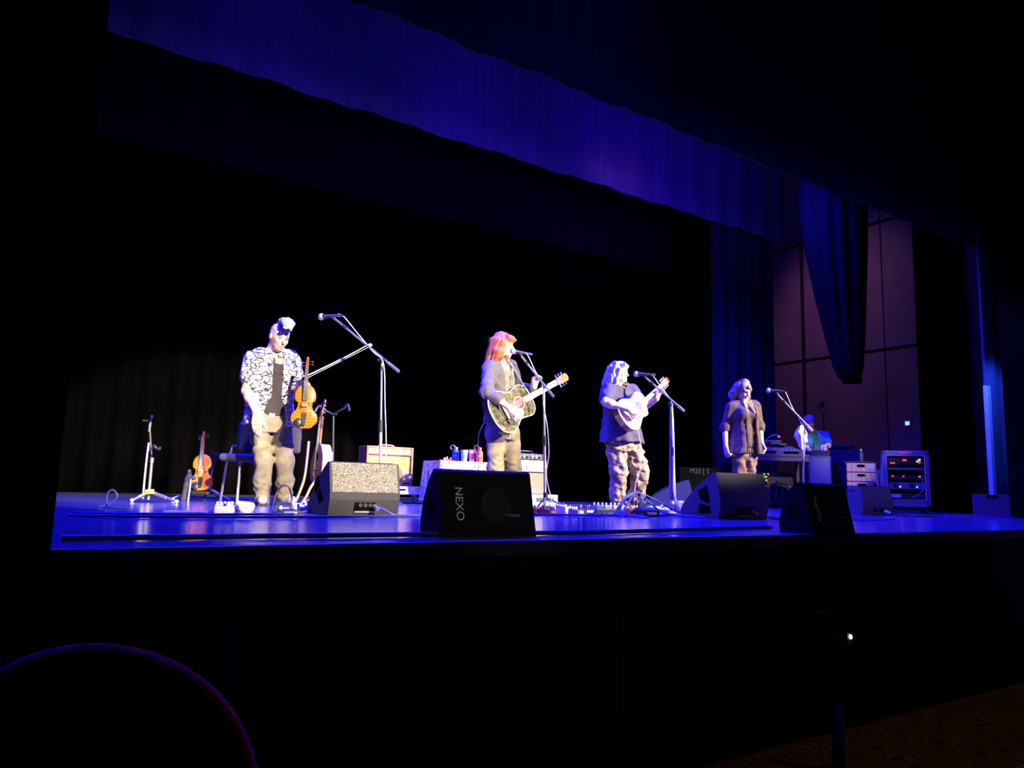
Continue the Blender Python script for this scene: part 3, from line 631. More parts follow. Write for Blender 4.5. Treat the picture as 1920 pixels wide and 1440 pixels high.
# --- the singer in the cardigan
def person_D():
    r = T('person', 'person in brown cardigan standing arms down, looking at the floor', 'person', (7.777, 6.397, 0), VR, 'performers')
    f = (.28, -.96); l = (.96, .28)
    neck = (0.027, 0, 1.372); shR = (-0.151, -0.06, 1.305); shL = (0.198, 0.06, 1.341)
    elR = (-0.231, -0.04, 1.029); wrR = (-0.249, -0.14, 0.784); elL = (0.256, 0.06, 1.057); wrL = (0.233, -0.06, 0.842)
    pel = (0.032, 0, 0.771); hR = (-0.05, -0.04, 0.713); hL = (0.116, 0.05, 0.721)
    kR = (-0.058, -0.05, 0.374); aR = (-0.047, 0, 0.064); kL = (0.09, 0.03, 0.378); aL = (0.085, 0.05, 0.067)
    hc = (0.013, -0.05, 1.511)
    S = SDF(.0075); A, L = head(S, hc, (.44, -.76, -.46), (.15, -.2, 1), .98)
    S.cap(neck, L(0, -.03, -.05), .048, .05, .03); torso_body(S, neck, (shR, shL), pel, (hR, hL), f)
    S.chain([shR, elR, wrR], [.045, .04, .027], .02); S.chain([shL, elL, wrL], [.045, .04, .027], .02)
    S.chain([hR, kR, aR], [.085, .055, .04], .02); S.chain([hL, kL, aL], [.085, .055, .04], .02)
    hand(S, wrR, (.12, -.15, -1), (.8, .4, 0), 1, (.75, .95, .7), (.45, .3), 1.05); hand(S, wrL, (.35, -.15, -.9), (-.8, -.4, -.2), -1, (.75, .95, .7), (.45, .3), 1.05)
    S.build('body', M['skin2'], r)
    hm = pattern('brown_hair', 'wave', [(.07, .045, .035), (.20, .14, .10), (.34, .26, .20)], 22, .5, (3, 3, .5)); face_parts(r, A, L, .98, hm)
    S = SDF(.008); S.ell(L(0, -.028, .045), (.094, .108, .098), A, .02); S.ell(L(0, -.03, .11), (.05, .06, .05), A, .03)
    for x, y, w_ in ((-.085, -.02, .040), (-.065, -.085, .045), (0, -.11, .048), (.065, -.085, .042), (.085, -.03, .034), (-.09, .02, .03)):
        S.chain([L(x * .9, y, .03), L(x * 1.1, y - .01, -.06), L(x * 1.2, y - .01, -.11), L(x * 1.25, y + .01, -.15)], [w_, w_ * 1.05, w_, w_ * .5], .03)
    S.ell(L(0, .115, -.02), (.060, .066, .09), A, .015, True); S.rough(.007, 85, 35, .4); S.build('hair', hm, r)
    S = SDF(.010); S.loft([(pel[2] + .06, *pel[:2], .15, .115), (pel[2] - .04, *pel[:2], .165, .125), (pel[2] - .15, *pel[:2], .12, .10)], *f, .06)
    S.chain([hR, kR, aR], [.094, .078, .066], .04); S.chain([hL, kL, aL], [.094, .078, .066], .04); S.cut((0, 0, .05), (0, 0, -1)); S.rough(.006, 44, 4, 1.5)
    S.build('trousers', mat('warm_lit_trousers', (.17, .10, .07), .85, scale=20), r)  # warm spotlight put into the colour of black cloth
    shm = mat('black_shoe', (.03, .03, .03), .4); shoe('shoe', shm, r, (aR[0], aR[1], 0), (.6, -.8)); shoe('shoe', shm, r, (aL[0], aL[1], 0), (.6, -.8))
    nz = neck[2]; hz = (-0.01, 0, 0.702)[2]
    secs = lambda g: [(nz - .01, *lerp(neck, pel, .02)[:2], .06 + g, .055 + g), (nz - .06, *lerp(neck, pel, .1)[:2], .135 + g, .085 + g), (nz - .16, *lerp(neck, pel, .25)[:2], .158 + g, .128 + g), (nz - .28, *lerp(neck, pel, .45)[:2], .145 + g, .112 + g), (nz - .42, *lerp(neck, pel, .7)[:2], .155 + g, .13 + g), (pel[2] + .02, *pel[:2], .165 + g, .13 + g)]
    S = SDF(.009); S.loft(secs(0), *f, .03)
    for s_ in (-1, 1): S.ell(np.array(lerp(neck, pel, .27)) + np3(f[0], f[1], 0) * .09 + np3(l[0], l[1], 0) * s_ * .07, (.06, .06, .06), k=.04)
    S.rough(.004, 90, 16, 4.0, 0, nz - .28); S.build('top', mat('brown_top', (.10, .055, .04), .8), r)
    S = SDF(.009); s2 = secs(.042); s2[-1] = (hz, *pel[:2], .245, .205); S.loft(s2, *f, .03, wave=(.05, 8, 3))
    for s_ in (-1,): S.ell(np.array(lerp(neck, pel, .27)) + np3(f[0], f[1], 0) * .10 + np3(l[0], l[1], 0) * s_ * .075, (.072, .072, .075), k=.04)
    for sh_, el, wr_ in ((shR, elR, wrR), (shL, elL, wrL)): S.cap(lerp(neck, sh_, .5), sh_, .068, .064, .04); S.chain([sh_, el, lerp(el, wr_, .05)], [.064, .060, .058], .03)
    S.rough(.004, 55, 27, 1.4)
    op = np.array(lerp(neck, pel, .6)) + np3(f[0], f[1], 0) * .19 + np3(l[0], l[1], 0) * .01; Rm = np.stack([np3(l[0], l[1], 0), np3(-f[0], -f[1], 0), np3(0, 0, 1)], 1)
    S.box(op, (.070, .18, .70), Rm, .012, .03, True); S.ell(np.array(neck) + np3(0, 0, .02), (.055, .058, .08), None, .01, True)
    cdg = S.build('cardigan', mat('warm_lit_cardigan', (.075, .046, .043), .85, scale=40), r)  # black knit coloured brown as the warm light makes it look
    ss = np.array(sorted(s2)); dark = mat('cardigan_edge', (.018, .011, .011), .9)
    for u in (-.064, .084):
        pts = []
        for z in np.linspace(hz + .005, nz - .07, 12):
            cx, cy, a_, b_ = [np.interp(z, ss[:, 0], ss[:, i]) for i in (1, 2, 3, 4)]; q = (b_ + .004) * math.sqrt(max(.05, 1 - (u / a_) ** 2)); pts.append((cx + l[0] * u + f[0] * q, cy + l[1] * u + f[1] * q, z))
        MB().tube(spline(pts, 3), .006, 6).build('button_band', dark, cdg)
    sc = mat('cream_scarf', (.72, .60, .40), .8, scale=60)
    base = np.array(neck) + np3(f[0], f[1], 0) * .075
    for s_ in (-1, 1):
        MB().tube(spline([tuple(base + np3(l[0], l[1], 0) * s_ * .05 + np3(0, 0, .02)), tuple(base + np3(l[0], l[1], 0) * s_ * .055 + np3(f[0] * .04, f[1] * .04, -.07)), tuple(base + np3(l[0], l[1], 0) * (s_ * .05 + .02) + np3(f[0] * .065, f[1] * .065, -.15))]), .022, 8, flat=.5).build('scarf', sc, r)
person_D()

# --- the technician behind the desk
def person_E():
    r = T('person', 'person in teal t-shirt bent over the dark mixing desk', 'person', (10.405, 7.205, 0), VR, 'performers')
    f = (-.25, -.97); neck = (0.057, 0.02, 1.176); shR = (-0.053, -0.02, 1.12); shL = (0.249, 0.06, 1.134); elR = (-0.171, -0.22, 0.906); wrR = (-0.186, -0.42, 0.864)
    elL = (0.21, -0.12, 0.971); wrL = (0.01, -0.38, 0.936); pel = (0.119, 0.1, 0.711); hR = (0.025, 0.08, 0.658); hL = (0.218, 0.12, 0.664); kR = (-0.008, 0.02, 0.316); kL = (0.175, 0.06, 0.321); aR = (0.025, 0.12, 0.059); aL = (0.201, 0.14, 0.063); hc = (-0.072, -0.1, 1.306)
    S = SDF(.009); A, L = head(S, hc, (-.2, -.78, -.58), (0, -.3, 1), 1.0)
    S.cap(neck, L(0, -.03, -.05), .052, .054, .03); torso_body(S, neck, (shR, shL), pel, (hR, hL), f)
    S.chain([shR, elR, wrR], [.05, .042, .028], .02); S.chain([shL, elL, wrL], [.05, .042, .028], .02); S.chain([hR, kR, aR], [.085, .055, .04], .02); S.chain([hL, kL, aL], [.085, .055, .04], .02)
    hand(S, wrR, (.2, -.9, -.35), (0, -.2, -1), 1, (.3, .4, .3)); hand(S, wrL, (-.2, -.9, -.35), (0, -.2, -1), -1, (.3, .4, .3)); S.build('body', M['skin'], r)
    hm = mat('grey_brown_hair', (.25, .22, .22), .6, scale=120, var=.4); face_parts(r, A, L, 1.0, hm)
    S = SDF(.009); S.ell(L(0, -.025, .045), (.085, .10, .095), A, .02); S.cut(L(0, .05, .02), A @ np3(0, .7, -.7)); S.rough(.004, 120, 3); S.build('hair', hm, r)
    S = SDF(.010); nz = neck[2]; S.loft([(nz - .02, *neck[:2], .08, .07), (nz - .08, *lerp(neck, pel, .12)[:2], .165, .11), (nz - .25, *lerp(neck, pel, .5)[:2], .175, .135), (pel[2] - .04, *pel[:2], .18, .14)], *f, .03)
    for sh_, el in ((shR, elR), (shL, elL)): S.cap(lerp(neck, sh_, .5), sh_, .075, .072, .05); S.cap(sh_, lerp(sh_, el, .65), .072, .075, .04)
    S.rough(.006, 42, 5); S.build('t_shirt', mat('teal_t_shirt', (.03, .17, .24), .85), r)
    S = SDF(.012); S.loft([(pel[2] + .02, *pel[:2], .17, .13), (pel[2] - .12, *pel[:2], .175, .135)], *f, .03); S.chain([hR, kR, aR], [.095, .08, .07], .03); S.chain([hL, kL, aL], [.095, .08, .07], .03); S.cut((0, 0, .05), (0, 0, -1)); S.rough(.005, 42, 6)
    S.build('trousers', M['black'], r)
    for a in (aR, aL): shoe('shoe', M['black'], r, (a[0], a[1], 0), (-.1, -1))
person_E()

# ---------------------------------------------------------------- instruments
VM = lambda base: Matrix.Translation(base) @ Matrix.Rotation(VR, 4, 'Z')
def prof(ctrl, n=36):
    """half outline of a body: a smooth curve through (x, half width) control points"""
    k = max(3, n // (len(ctrl) - 1) + 1)
    return [(p.x, max(0.0, p.y)) for p in spline([(x, w_, 0) for x, w_ in ctrl], k)]
def outline(up, low=None):
    low = low or up; return [(x, y) for x, y in up] + [(x, -y) for x, y in reversed(low)]
I4 = Matrix.Identity(4)
def ring(poly, z, r): return MB().tube([(x, y, z) for x, y in poly], r, 6, close=True)
def rootM(name, label, cat, Mw, group=None):
    o = T(name, label, cat, group=group); o.matrix_world = Mw; return o
def guitar(label, Mw, top, side, bind, cut=False, sc=1.0, board=None, head=None, tip=None):
    g = rootM('acoustic_guitar', label, 'guitar', Mw @ Matrix.Scale(sc, 4), 'guitars being played')
    up = [(-.250, .0), (-.244, .08), (-.205, .165), (-.13, .207), (-.06, .190), (.03, .138), (.10, .146), (.17, .158), (.225, .125), (.248, .07), (.25, .0)]
    U = prof(up); Lw = U
    if cut: Lw = prof([(-.250, .0), (-.244, .08), (-.205, .165), (-.13, .207), (-.06, .190), (.03, .140), (.10, .152), (.145, .150), (.175, .10), (.20, .055), (.25, .045), (.251, 0)])
    ol = outline(U, Lw)
    # remove doubled points
    o2 = [ol[0]]
    for p in ol[1:]:
        if math.hypot(p[0] - o2[-1][0], p[1] - o2[-1][1]) > .003: o2.append(p)
    ol = o2
    MB().prism(ol, I4, .100, -.105).build('body', side, g)
    inner = [(x * .975, y * .965) for x, y in ol]
    MB().prism(inner, I4, .008, -.006).build('top', top, g)
    ring([(x * .99, y * .985) for x, y in ol], -.003, .006).build('binding', bind, g)
    MB().cyl((.088, 0, .0005), (.088, 0, .0032), .050, n=28).build('soundhole', mat('soundhole_shade', (.10, .008, .01), .8), g)
    MB().tube([(.088 + .058 * math.cos(a * PI / 14), .058 * math.sin(a * PI / 14), .003) for a in range(28)], .005, 6, close=True).build('rosette', bind, g)
    MB().prism([(.05, -.055), (.10, -.062), (.075, -.11), (.01, -.135), (-.05, -.105), (-.03, -.06)], I4, .004, .001).build('pickguard', mat('pickguard', (.08, .06, .03), .3) if not cut else top, g)
    br = B('bridge', M['ebony'], g, (-.10, 0, .007), (.032, .17, .012), bev=.004); B('saddle', M['cream'], br, (-.092, 0, .015), (.004, .075, .006))
    B('neck', M['neckwood'], g, (.42, 0, -.006), (.36, .052, .026), bev=.009)
    fb = B('fretboard', board or M['maplelight'], g, (.375, 0, .012), (.45, .056, .008), bev=.002)
    for i in range(14): x = .60 - .62 * (1 - 2 ** (-(i + 1) / 12)); B('fret', M['string'], fb, (x, 0, .0165), (.003, .054, .002))
    for i in range(4): B('inlay', M['cream'], fb, (.55 - .085 * i, 0, .0165), (.016, .03, .001))
    h = MB().prism([(.60, -.026), (.615, -.034), (.77, -.040), (.785, -.02), (.79, 0), (.785, .02), (.77, .040), (.615, .034), (.60, .026)], Matrix.Rotation(.18, 4, 'Y') @ Matrix.Translation((0, 0, .105)), .016).build('headstock', head or M['neckwood'], g)
    if tip: MB().prism([(.745, -.042), (.772, -.041), (.79, -.02), (.79, .02), (.772, .041), (.745, .042)], Matrix.Rotation(.18, 4, 'Y') @ Matrix.Translation((0, 0, .104)), .019).build('headstock_tip', tip, h)
    for s_ in (-1, 1):
        for i in range(3):
            x = .645 + .045 * i; z = -.012 - (x - .6) * .18
            t = MB().cyl((x, s_ * .03, z + .012), (x, s_ * .052, z + .012), .004, n=8); t.ball((x, s_ * .06, z + .012), (.011, .009, .013)); t.build('tuner', M['chrome'] if not tip else M['cream'], g)
    for i in range(6): y = (i - 2.5) * .0095; tube('string', M['string'], g, [(-.092, y * 1.3, .0185), (.60, y * .85, .0185), (.63 + .04 * (i % 3), y * 1.8, .010)], .0011, 5)
    return g
BB = Vector((3.726, 5.8, 0)); BC = Vector((5.924, 6.649, 0)); BA = Vector((1.851, 6.429, 0))
soB = Vector((0.143, -0.18, 0.963)); dB = Vector((.66, .52, .45)); nB = Vector((.42, -.90, .12))
MgB = VM(BB) @ frame(soB, dB, nB) @ Matrix.Translation((-.085, 0, 0))
gB = guitar('dark pearl-topped acoustic guitar with cream binding, held by the singer in the jacket', MgB, M['pearltop'], M['ebony'], M['cream'], sc=.97)
soC = Vector((0.17, -0.28, 1.171)); dC = Vector((.56, .46, .50)); nC = Vector((.42, -.88, .14))
MgC = VM(BC) @ frame(soC, dC, nC) @ Matrix.Translation((-.085, 0, 0))
gC = guitar('pale spruce cutaway guitar with red headstock tip, held by the singer in navy', MgC, M['spruce'], M['mahogany'], M['cream'], cut=True, sc=.94, tip=M['red'])
# straps and guitar leads belong to what hangs: each strap is a thing of its own
def strap(label, base, pts, m, w=.028):
    o = MB().tube(spline(pts, 8), w, 8, flat=.16).build('guitar_strap', m); o.matrix_world = VM(base); return tag(o, label, 'strap', 'guitar straps')
strap('patterned strap over the shoulder of the singer in the jacket', BB, [(0.224, -0.1, 1.062), (0.148, -0.1, 1.189), (0.081, -0.02, 1.309), (0.019, 0.06, 1.365), (-0.052, 0.12, 1.358), (-0.091, 0.18, 1.284), (-0.116, 0.16, 1.126)], M['strapgrey'])
strap('thin strap across the chest of the singer in the navy t-shirt', BC, [(0.283, -0.2, 1.22), (0.193, -0.22, 1.309), (0.1, -0.14, 1.404), (0.027, 0, 1.465), (-0.067, 0.06, 1.471), (-0.138, 0.1, 1.416)], M['white'], .014)
def lead(name, label, base, pts, m, r=.0035, group='instrument leads'):
    o = MB().tube(spline(pts, 8), r, 6).build(name, m); o.matrix_world = VM(base); return tag(o, label, 'cable', group)
lead('guitar_lead', 'pale lead curling from the dark guitar down past the drinks table', BB, [(-0.129, -0.1, 0.797), (-0.179, -0.05, 0.771), (-0.219, 0.05, 0.684), (-0.231, 0.2, 0.567), (-0.225, 0.3, 0.419), (-0.205, 0.2, 0.242), (-.1, .1, .01), (.0, -.2, .008)], M['whitecable'])
lead('guitar_lead', 'thin lead hanging from the pale guitar down to the pedals', BC, [(0.149, -0.34, 0.89), (0.168, -0.34, 0.793), (0.189, -0.36, 0.654), (0.168, -0.38, 0.444), (0.121, -0.38, 0.294), (0.103, -0.42, 0.146), (.10, -.5, .008), (.2, -.75, .008)], M['whitecable'])
lead('vest_cord', 'fine cord looping across the blue-lit thigh of the singer in the jacket', BB, [(-0.143, -0.12, 0.786), (-0.096, -0.14, 0.708), (-0.041, -0.17, 0.659), (0.016, -0.19, 0.655), (0.063, -0.2, 0.689)], M['whitecable'], .002)

VUP = [(0, .0), (.006, .05), (.05, .098), (.09, .104), (.118, .096), (.135, .082), (.15, .068), (.185, .056), (.215, .062), (.225, .076), (.25, .083), (.29, .080), (.33, .060), (.352, .030), (.356, 0)]
def violin(label, Mw, group):
    v = rootM('fiddle', label, 'violin', Mw, group); U = prof(VUP, 56); ol = outline(U); ol = [p for i, p in enumerate(ol) if i == 0 or math.hypot(p[0] - ol[i - 1][0], p[1] - ol[i - 1][1]) > .002]
    MB().prism(ol, I4, .032, -.034).build('body', M['violinside'], v)
    mb = MB(); rings = [(1.012, 0.0, .0), (1.012, .003, .0), (.93, .007, 1), (.75, .013, 1), (.45, .017, 1)]; n = len(ol); vs = []
    for k, z, _ in rings: vs += [(.178 + (x - .178) * k, y * k, z) for x, y in ol]
    fs = [tuple(reversed(range(n)))] + [(j * n + i, j * n + (i + 1) % n, (j + 1) * n + (i + 1) % n, (j + 1) * n + i) for j in range(len(rings) - 1) for i in range(n)] + [tuple(range(4 * n, 5 * n))]
    mb.add(vs, fs, True); top = mb.build('top', M['violin'], v)
    for s_ in (-1, 1): MB().tube(spline([(.15, s_ * .040, .0155), (.158, s_ * .034, .0165), (.18, s_ * .036, .0165), (.20, s_ * .030, .0165), (.208, s_ * .024, .0165)]), .0032, 6).build('f_hole', M['hole'], top)
    MB().box((.445, 0, .008), (.19, .024, .018), bev=.006).build('neck', M['violinside'], v)
    MB().prism([(.225, -.021), (.52, -.012), (.52, .012), (.225, .021)], Matrix.Rotation(-.055, 4, 'Y') @ Matrix.Translation((0, 0, .0)), .007, .016).build('fingerboard', M['fingerboard'], v)
    MB().prism([(.505, -.013), (.565, -.010), (.565, .010), (.505, .013)], I4, .022, .004).build('pegbox', M['violinside'], v)
    sc = MB().tube(spline([(.56, 0, .012), (.578, 0, .014), (.588, 0, .004), (.580, 0, -.008), (.568, 0, -.004), (.570, 0, .004)]), .010, 8); sc.build('scroll', M['violinside'], v)
    for i, (x, s_) in enumerate(((.515, 1), (.528, -1), (.540, 1), (.552, -1))):
        p = MB().cyl((x, -s_ * .014, .014), (x, s_ * .034, .014), .0035, n=8); p.ball((x, s_ * .040, .014), (.009, .009, .004)); p.build('peg', M['ebony'], v)
    MB().box((.178, 0, .030), (.006, .044, .030), bev=.002).build('bridge', M['blonde'], v)
    MB().prism([(.02, -.011), (.125, -.021), (.125, .021), (.02, .011)], I4, .007, .020).build('tailpiece', M['ebony'], v)
    MB().ball((.040, .045, .022), (.040, .034, .012)).build('chin_rest', M['ebony'], v)
    for i in range(4): tube('string', M['string'], v, [(.12, (i - 1.5) * .009, .028), (.178, (i - 1.5) * .011, .046), (.52, (i - 1.5) * .0045, .042)], .0008, 5)
    return v
violin('orange fiddle held upright by its neck in the hand of the fiddle player', VM(BA) @ frame((0.305, -0.33, 0.637), (-.015, .06, 1), (.20, -1, .06)), 'fiddles')
# the bow
bw = rootM('fiddle_bow', 'pale bow held out towards the tall microphone stand', 'bow', VM(BA) @ frame((0.233, -0.3, 1.02), tuple(np.array((0.81, -0.22, 1.363)) - np.array((0.233, -0.3, 1.02))), (-.4, -.2, 1)))
tube('stick', M['blonde'], bw, spline([(0, 0, .016), (.2, 0, .011), (.45, 0, .010), (.66, 0, .016)]), [.0055] * 12 + [.0045] * 7, 8)
B('hair_ribbon', M['paper'], bw, (.355, 0, -.004), (.60, .011, .003)); B('frog', M['ebony'], bw, (.055, 0, .004), (.045, .012, .022), bev=.003)
MB().prism([(0, .0), (.03, .0), (.028, .02), (.012, .024)], Matrix.Translation((.64, .006, -.006)) @ Matrix.Rotation(PI / 2, 4, 'X'), .012).build('tip', M['cream'], bw); MB().cyl((-.012, 0, .016), (.0, 0, .016), .006, n=10).build('screw_cap', M['steel'], bw)
# fiddle on its floor stand
BV = Vector((1.486, 7.515, 0))
violin('orange fiddle resting on a low floor stand left of the chair', VM(BV) @ frame((.0, -.02, .10), (-.15, .32, 1), (.12, -1, .32)), 'fiddles')
vs_ = T('fiddle_stand', 'low black tripod stand under the fiddle', 'stand', BV, VR)
for a in (.35, PI - .35, -PI / 2 + .3): cyl('leg', M['steel'] if a > 0 else M['blackmetal'], vs_, (0, .08, .14), (.30 * math.cos(a), .08 - .22 * math.sin(a), .012), .011, .009, 8)
cyl('post', M['blackmetal'], vs_, (0, .08, .0), (0, .30, .46), .010, n=8); B('cradle', M['blackmetal'], vs_, (0, .0, .075), (.16, .07, .03), bev=.01); tube('yoke', M['blackmetal'], vs_, [(-.03, .26, .47), (-.02, .30, .45), (.02, .30, .45), (.03, .26, .47)], .006)
fs_ = T('folded_stand', 'folded blue-lit instrument stand leaning beside the fiddle', 'stand', (1.358, 7.478, 0), VR)
S = SDF(.008); S.chain([(-.03, 0, .0), (-.015, 0, .14), (.0, .01, .25)], [.030, .024, .016], .02); S.cap((-.01, 0, .20), (.05, -.01, .215), .026, .02); S.cap((.0, .0, .25), (.01, -.02, .275), .02, .018); S.cut((0, 0, 0), (0, 0, -1)); S.build('padded_post', mat('dark_blue_pad', (.03, .03, .05), .7), fs_); cyl('tube', M['steel'], fs_, (.025, -.03, 0), (.03, -.02, .2), .012)
# octave mandolin
BO = Vector((2.253, 6.527, 0))
om = rootM('octave_mandolin', 'long-necked round mandolin with red-brown top leaning behind the floor monitor', 'mandolin', VM(BO) @ frame((-0.022, 0, 0.196), (.012, .10, 1), (-.86, -.50, .12)))
OUP = prof([(0, 0), (.006, .06), (.05, .135), (.13, .168), (.22, .158), (.30, .105), (.345, .05), (.352, 0)], 30); oo = outline(OUP); oo = [p for i, p in enumerate(oo) if i == 0 or math.hypot(p[0] - oo[i - 1][0], p[1] - oo[i - 1][1]) > .003]
MB().prism(oo, I4, .09, -.09).build('body', M['blonde'], om); MB().prism([(.176 + (x - .176) * .97, y * .97) for x, y in oo], I4, .006, -.001).build('top', M['redwood'], om); ring(oo, 0, .005).build('binding', M['ebony'], om)
MB().prism([(.235 + .028 * math.cos(a * PI / 9), .045 * math.sin(a * PI / 9)) for a in range(18)], I4, .003, .004).build('soundhole', M['hole'], om)
B('bridge', M['ebony'], om, (.12, 0, .012), (.014, .10, .016), bev=.003); MB().prism([(0, -.02), (.06, -.024), (.06, .024), (0, .02)], I4, .006, .006).build('tailpiece', M['steel'], om)
B('neck', M['mahogany'], om, (.47, 0, -.010), (.27, .036, .024), bev=.008); fbm = B('fretboard', M['ebony'], om, (.445, 0, .008), (.34, .040, .008))
for i in range(12): B('fret', M['string'], fbm, (.62 - .62 * (1 - 2 ** (-(i + 1) / 12)) * .95, 0, .0125), (.003, .038, .002))
MB().prism([(.60, -.022), (.615, -.032), (.745, -.036), (.76, 0), (.745, .036), (.615, .032), (.60, .022)], Matrix.Rotation(.14, 4, 'Y') @ Matrix.Translation((0, 0, .082)), .014).build('headstock', M['redwood'], om)
for s_ in (-1, 1):
    for i in range(4): x = .635 + .03 * i; t = MB().cyl((x, s_ * .03, -.012), (x, s_ * .046, -.012), .004, n=8); t.ball((x, s_ * .053, -.012), .009); t.build('tuner', M['chrome'], om)
for i in range(4): tube('string', M['string'], om, [(.06, (i - 1.5) * .010, .018), (.12, (i - 1.5) * .011, .021), (.60, (i - 1.5) * .008, .015)], .0012, 5)
lead('mandolin_strap', 'tan leather strap trailing from the round mandolin to the floor', BO, [(-0.111, 0.05, 0.565), (-0.097, -0.02, 0.41), (-0.093, -0.08, 0.245), (-0.112, -0.12, 0.129), (-0.142, -0.15, 0.019)], M['strap'], .012, 'mandolin straps')
lead('mandolin_strap', 'second tan strap end hanging below the round mandolin', BO, [(-0.023, 0, 0.21), (-0.044, -0.05, 0.153), (-0.059, -0.1, 0.084), (-0.083, -0.15, 0.02)], M['strap'], .012, 'mandolin straps')
mst = T('mandolin_stand', 'small black stand propping the round mandolin', 'stand', BO, VR)
cyl('post', M['blackmetal'], mst, (.04, .10, .02), (.06, .10, .30), .011, n=8)
for a in (-.6, PI + .6, PI / 2): cyl('leg', M['blackmetal'], mst, (.04, .10, .10), (.04 + .24 * math.cos(a), .10 + .2 * math.sin(a), .010), .009, n=8)
tube('cradle', M['blackmetal'], mst, [(.06, -.10, .16), (.06, -.06, .13), (.05, .10, .12)], .009)

# ---------------------------------------------------------------- stands, microphones, chair
gs = T('guitar_stand', 'empty tripod guitar stand with yellow hub at the far left of the stage', 'stand', (0.975, 7.006, 0), VR)
tb_ = (-0.006, 0, 0.016); tt = (-0.058, 0, 0.674)
cyl('pole', M['steel'], gs, (tb_[0], 0, .02), (tb_[0], 0, .36), .012); cyl('pole', M['blackmetal'], gs, (tb_[0], 0, .34), tt, .010); cyl('collar', M['steel'], gs, (tb_[0], 0, .33), (tb_[0], 0, .38), .016)
MB().cyl((0.004, -0.02, 0.106), (0.008, -0.02, 0.07), .038, n=20).build('hub', M['yellow'], gs); MB().ball((0.011, -0.03, 0.088), (.042, .03, .020)).build('hub_cap', M['yellow'], gs)
for px, py, dv in ((247, 945, -.10), (331, 945, -.10), (290, 940, .3)): 
    e = (-0.004, 0, 0.088); q = {247: (-0.083, -0.12, -0.014), 331: (0.287, -0.12, -0.004), 290: (.05, .34, .012)}[px]; l_ = cyl('leg', M['steel'], gs, e, lerp(e, (q[0], q[1], .015), .62), .017, .015, 10); cyl('leg_extension', M['steel'], l_, lerp(e, (q[0], q[1], .015), .6), (q[0], q[1], .015), .010, n=10); MB().ball((q[0], q[1], .016), .016).build('rubber_foot', M['white'], l_)
B('yoke', M['blackmetal'], gs, (-0.082, 0, 0.687), (.07, .02, .015), bev=.004); tube('yoke_fork', M['blackmetal'], gs, [(-0.054, 0, 0.683), (-0.022, -0.05, 0.693), (-0.002, -0.08, 0.723)], .008); B('release_head', M['steel'], gs, (-0.05, 0, 0.637), (.018, .02, .09), bev=.004)
tube('arm', M['blackmetal'], gs, [(-0.04, 0, 0.428), (0.005, -0.05, 0.445), (0.05, -0.1, 0.462)], .008); tube('arm_hook', M['blackmetal'], gs, spline([(0.036, -0.1, 0.462), (0.063, -0.13, 0.47), (0.087, -0.13, 0.448), (0.11, -0.13, 0.444), (0.113, -0.13, 0.462)]), .011)
tube('hung_cable', M['whitecable'], gs, spline([(-0.037, -0.02, 0.5), (-0.043, -0.02, 0.319), (-0.044, -0.02, 0.14), (-0.043, -0.02, 0.029)]), .008)
ys_ = T('instrument_stand', 'tall instrument stand with padded yoke arms behind the round mandolin', 'stand', (2.483, 6.738, 0), VR)
cyl('pole', M['blackmetal'], ys_, (0, 0, .0), (-0.039, 0, 0.824), .010); cyl('collar', M['steel'], ys_, (-0.035, 0, 0.416), (-0.034, 0, 0.485), .018)
B('crossbar', M['blackmetal'], ys_, (-0.04, 0, 0.84), (.07, .03, .012), bev=.003)
for s_, pts in ((-1, [(-0.046, 0, 0.844), (-0.08, -0.05, 0.859), (-0.118, -0.08, 0.875)]), (1, [(-0.036, 0, 0.845), (0.029, -0.05, 0.872), (0.075, -0.06, 0.897)])): tube('yoke_arm', M['blackmetal'], ys_, pts, .009); MB().tube(spline([pts[-1], tuple(np.array(pts[-1]) + np.array((s_ * .03, -.02, .03))), tuple(np.array(pts[-1]) + np.array((s_ * .05, -.05, .0))), tuple(np.array(pts[-1]) + np.array((s_ * .06, -.06, -.03)))]), .012, 8).build('padded_hook', M['blackmetal'], ys_)
for a in (-.4, PI + .4, PI / 2): cyl('leg', M['blackmetal'], ys_, (0, 0, .12), (.28 * math.cos(a), .26 * math.sin(a), .01), .009, n=8)

ch = T('orchestra_chair', 'chair with dark blue upholstered back and tan tube legs behind the fiddle player', 'chair', (1.833, 6.985, 0), VR)
S = SDF(.010); zc = (0.028, 0, 0.607)[2]; xc = (0.033, 0, 0.607)[0]
S.box((xc, .22, zc), (.30, .03, .145), r=.03); S.ell((xc, .22, zc + .02), (.30, .035, .155)); S.build('backrest', M['fabricseat'], ch)
S = SDF(.010); sx = (-0.025, 0, 0.402); S.box((sx[0], -.02, sx[2]), (.235, .23, .035), r=.034); S.build('seat', M['fabricseat'], ch)
def leg_(pts): tube('leg', M['tan'], ch, spline(pts), .0125)
leg_([(-0.313, 0.2, 0.471), (-0.326, 0.2, 0.441), (-0.334, 0.18, 0.39), (-0.386, 0.22, -0.031)]); leg_([(-0.076, -0.2, 0.356), (-0.075, -0.2, 0.337), (-0.054, -0.26, -0.019)]); leg_([(0.201, -0.2, 0.363), (0.203, -0.2, 0.34), (0.219, -0.26, -0.012)]); leg_([(0.255, 0.2, 0.516), (0.242, 0.2, 0.416), (0.241, 0.19, 0.317), (0.283, 0.24, -0.004)])
tube('back_frame', M['tan'], ch, [(-0.313, 0.2, 0.471), (-0.313, 0.23, 0.522), (0.235, 0.23, 0.538), (0.255, 0.2, 0.506)], .011)

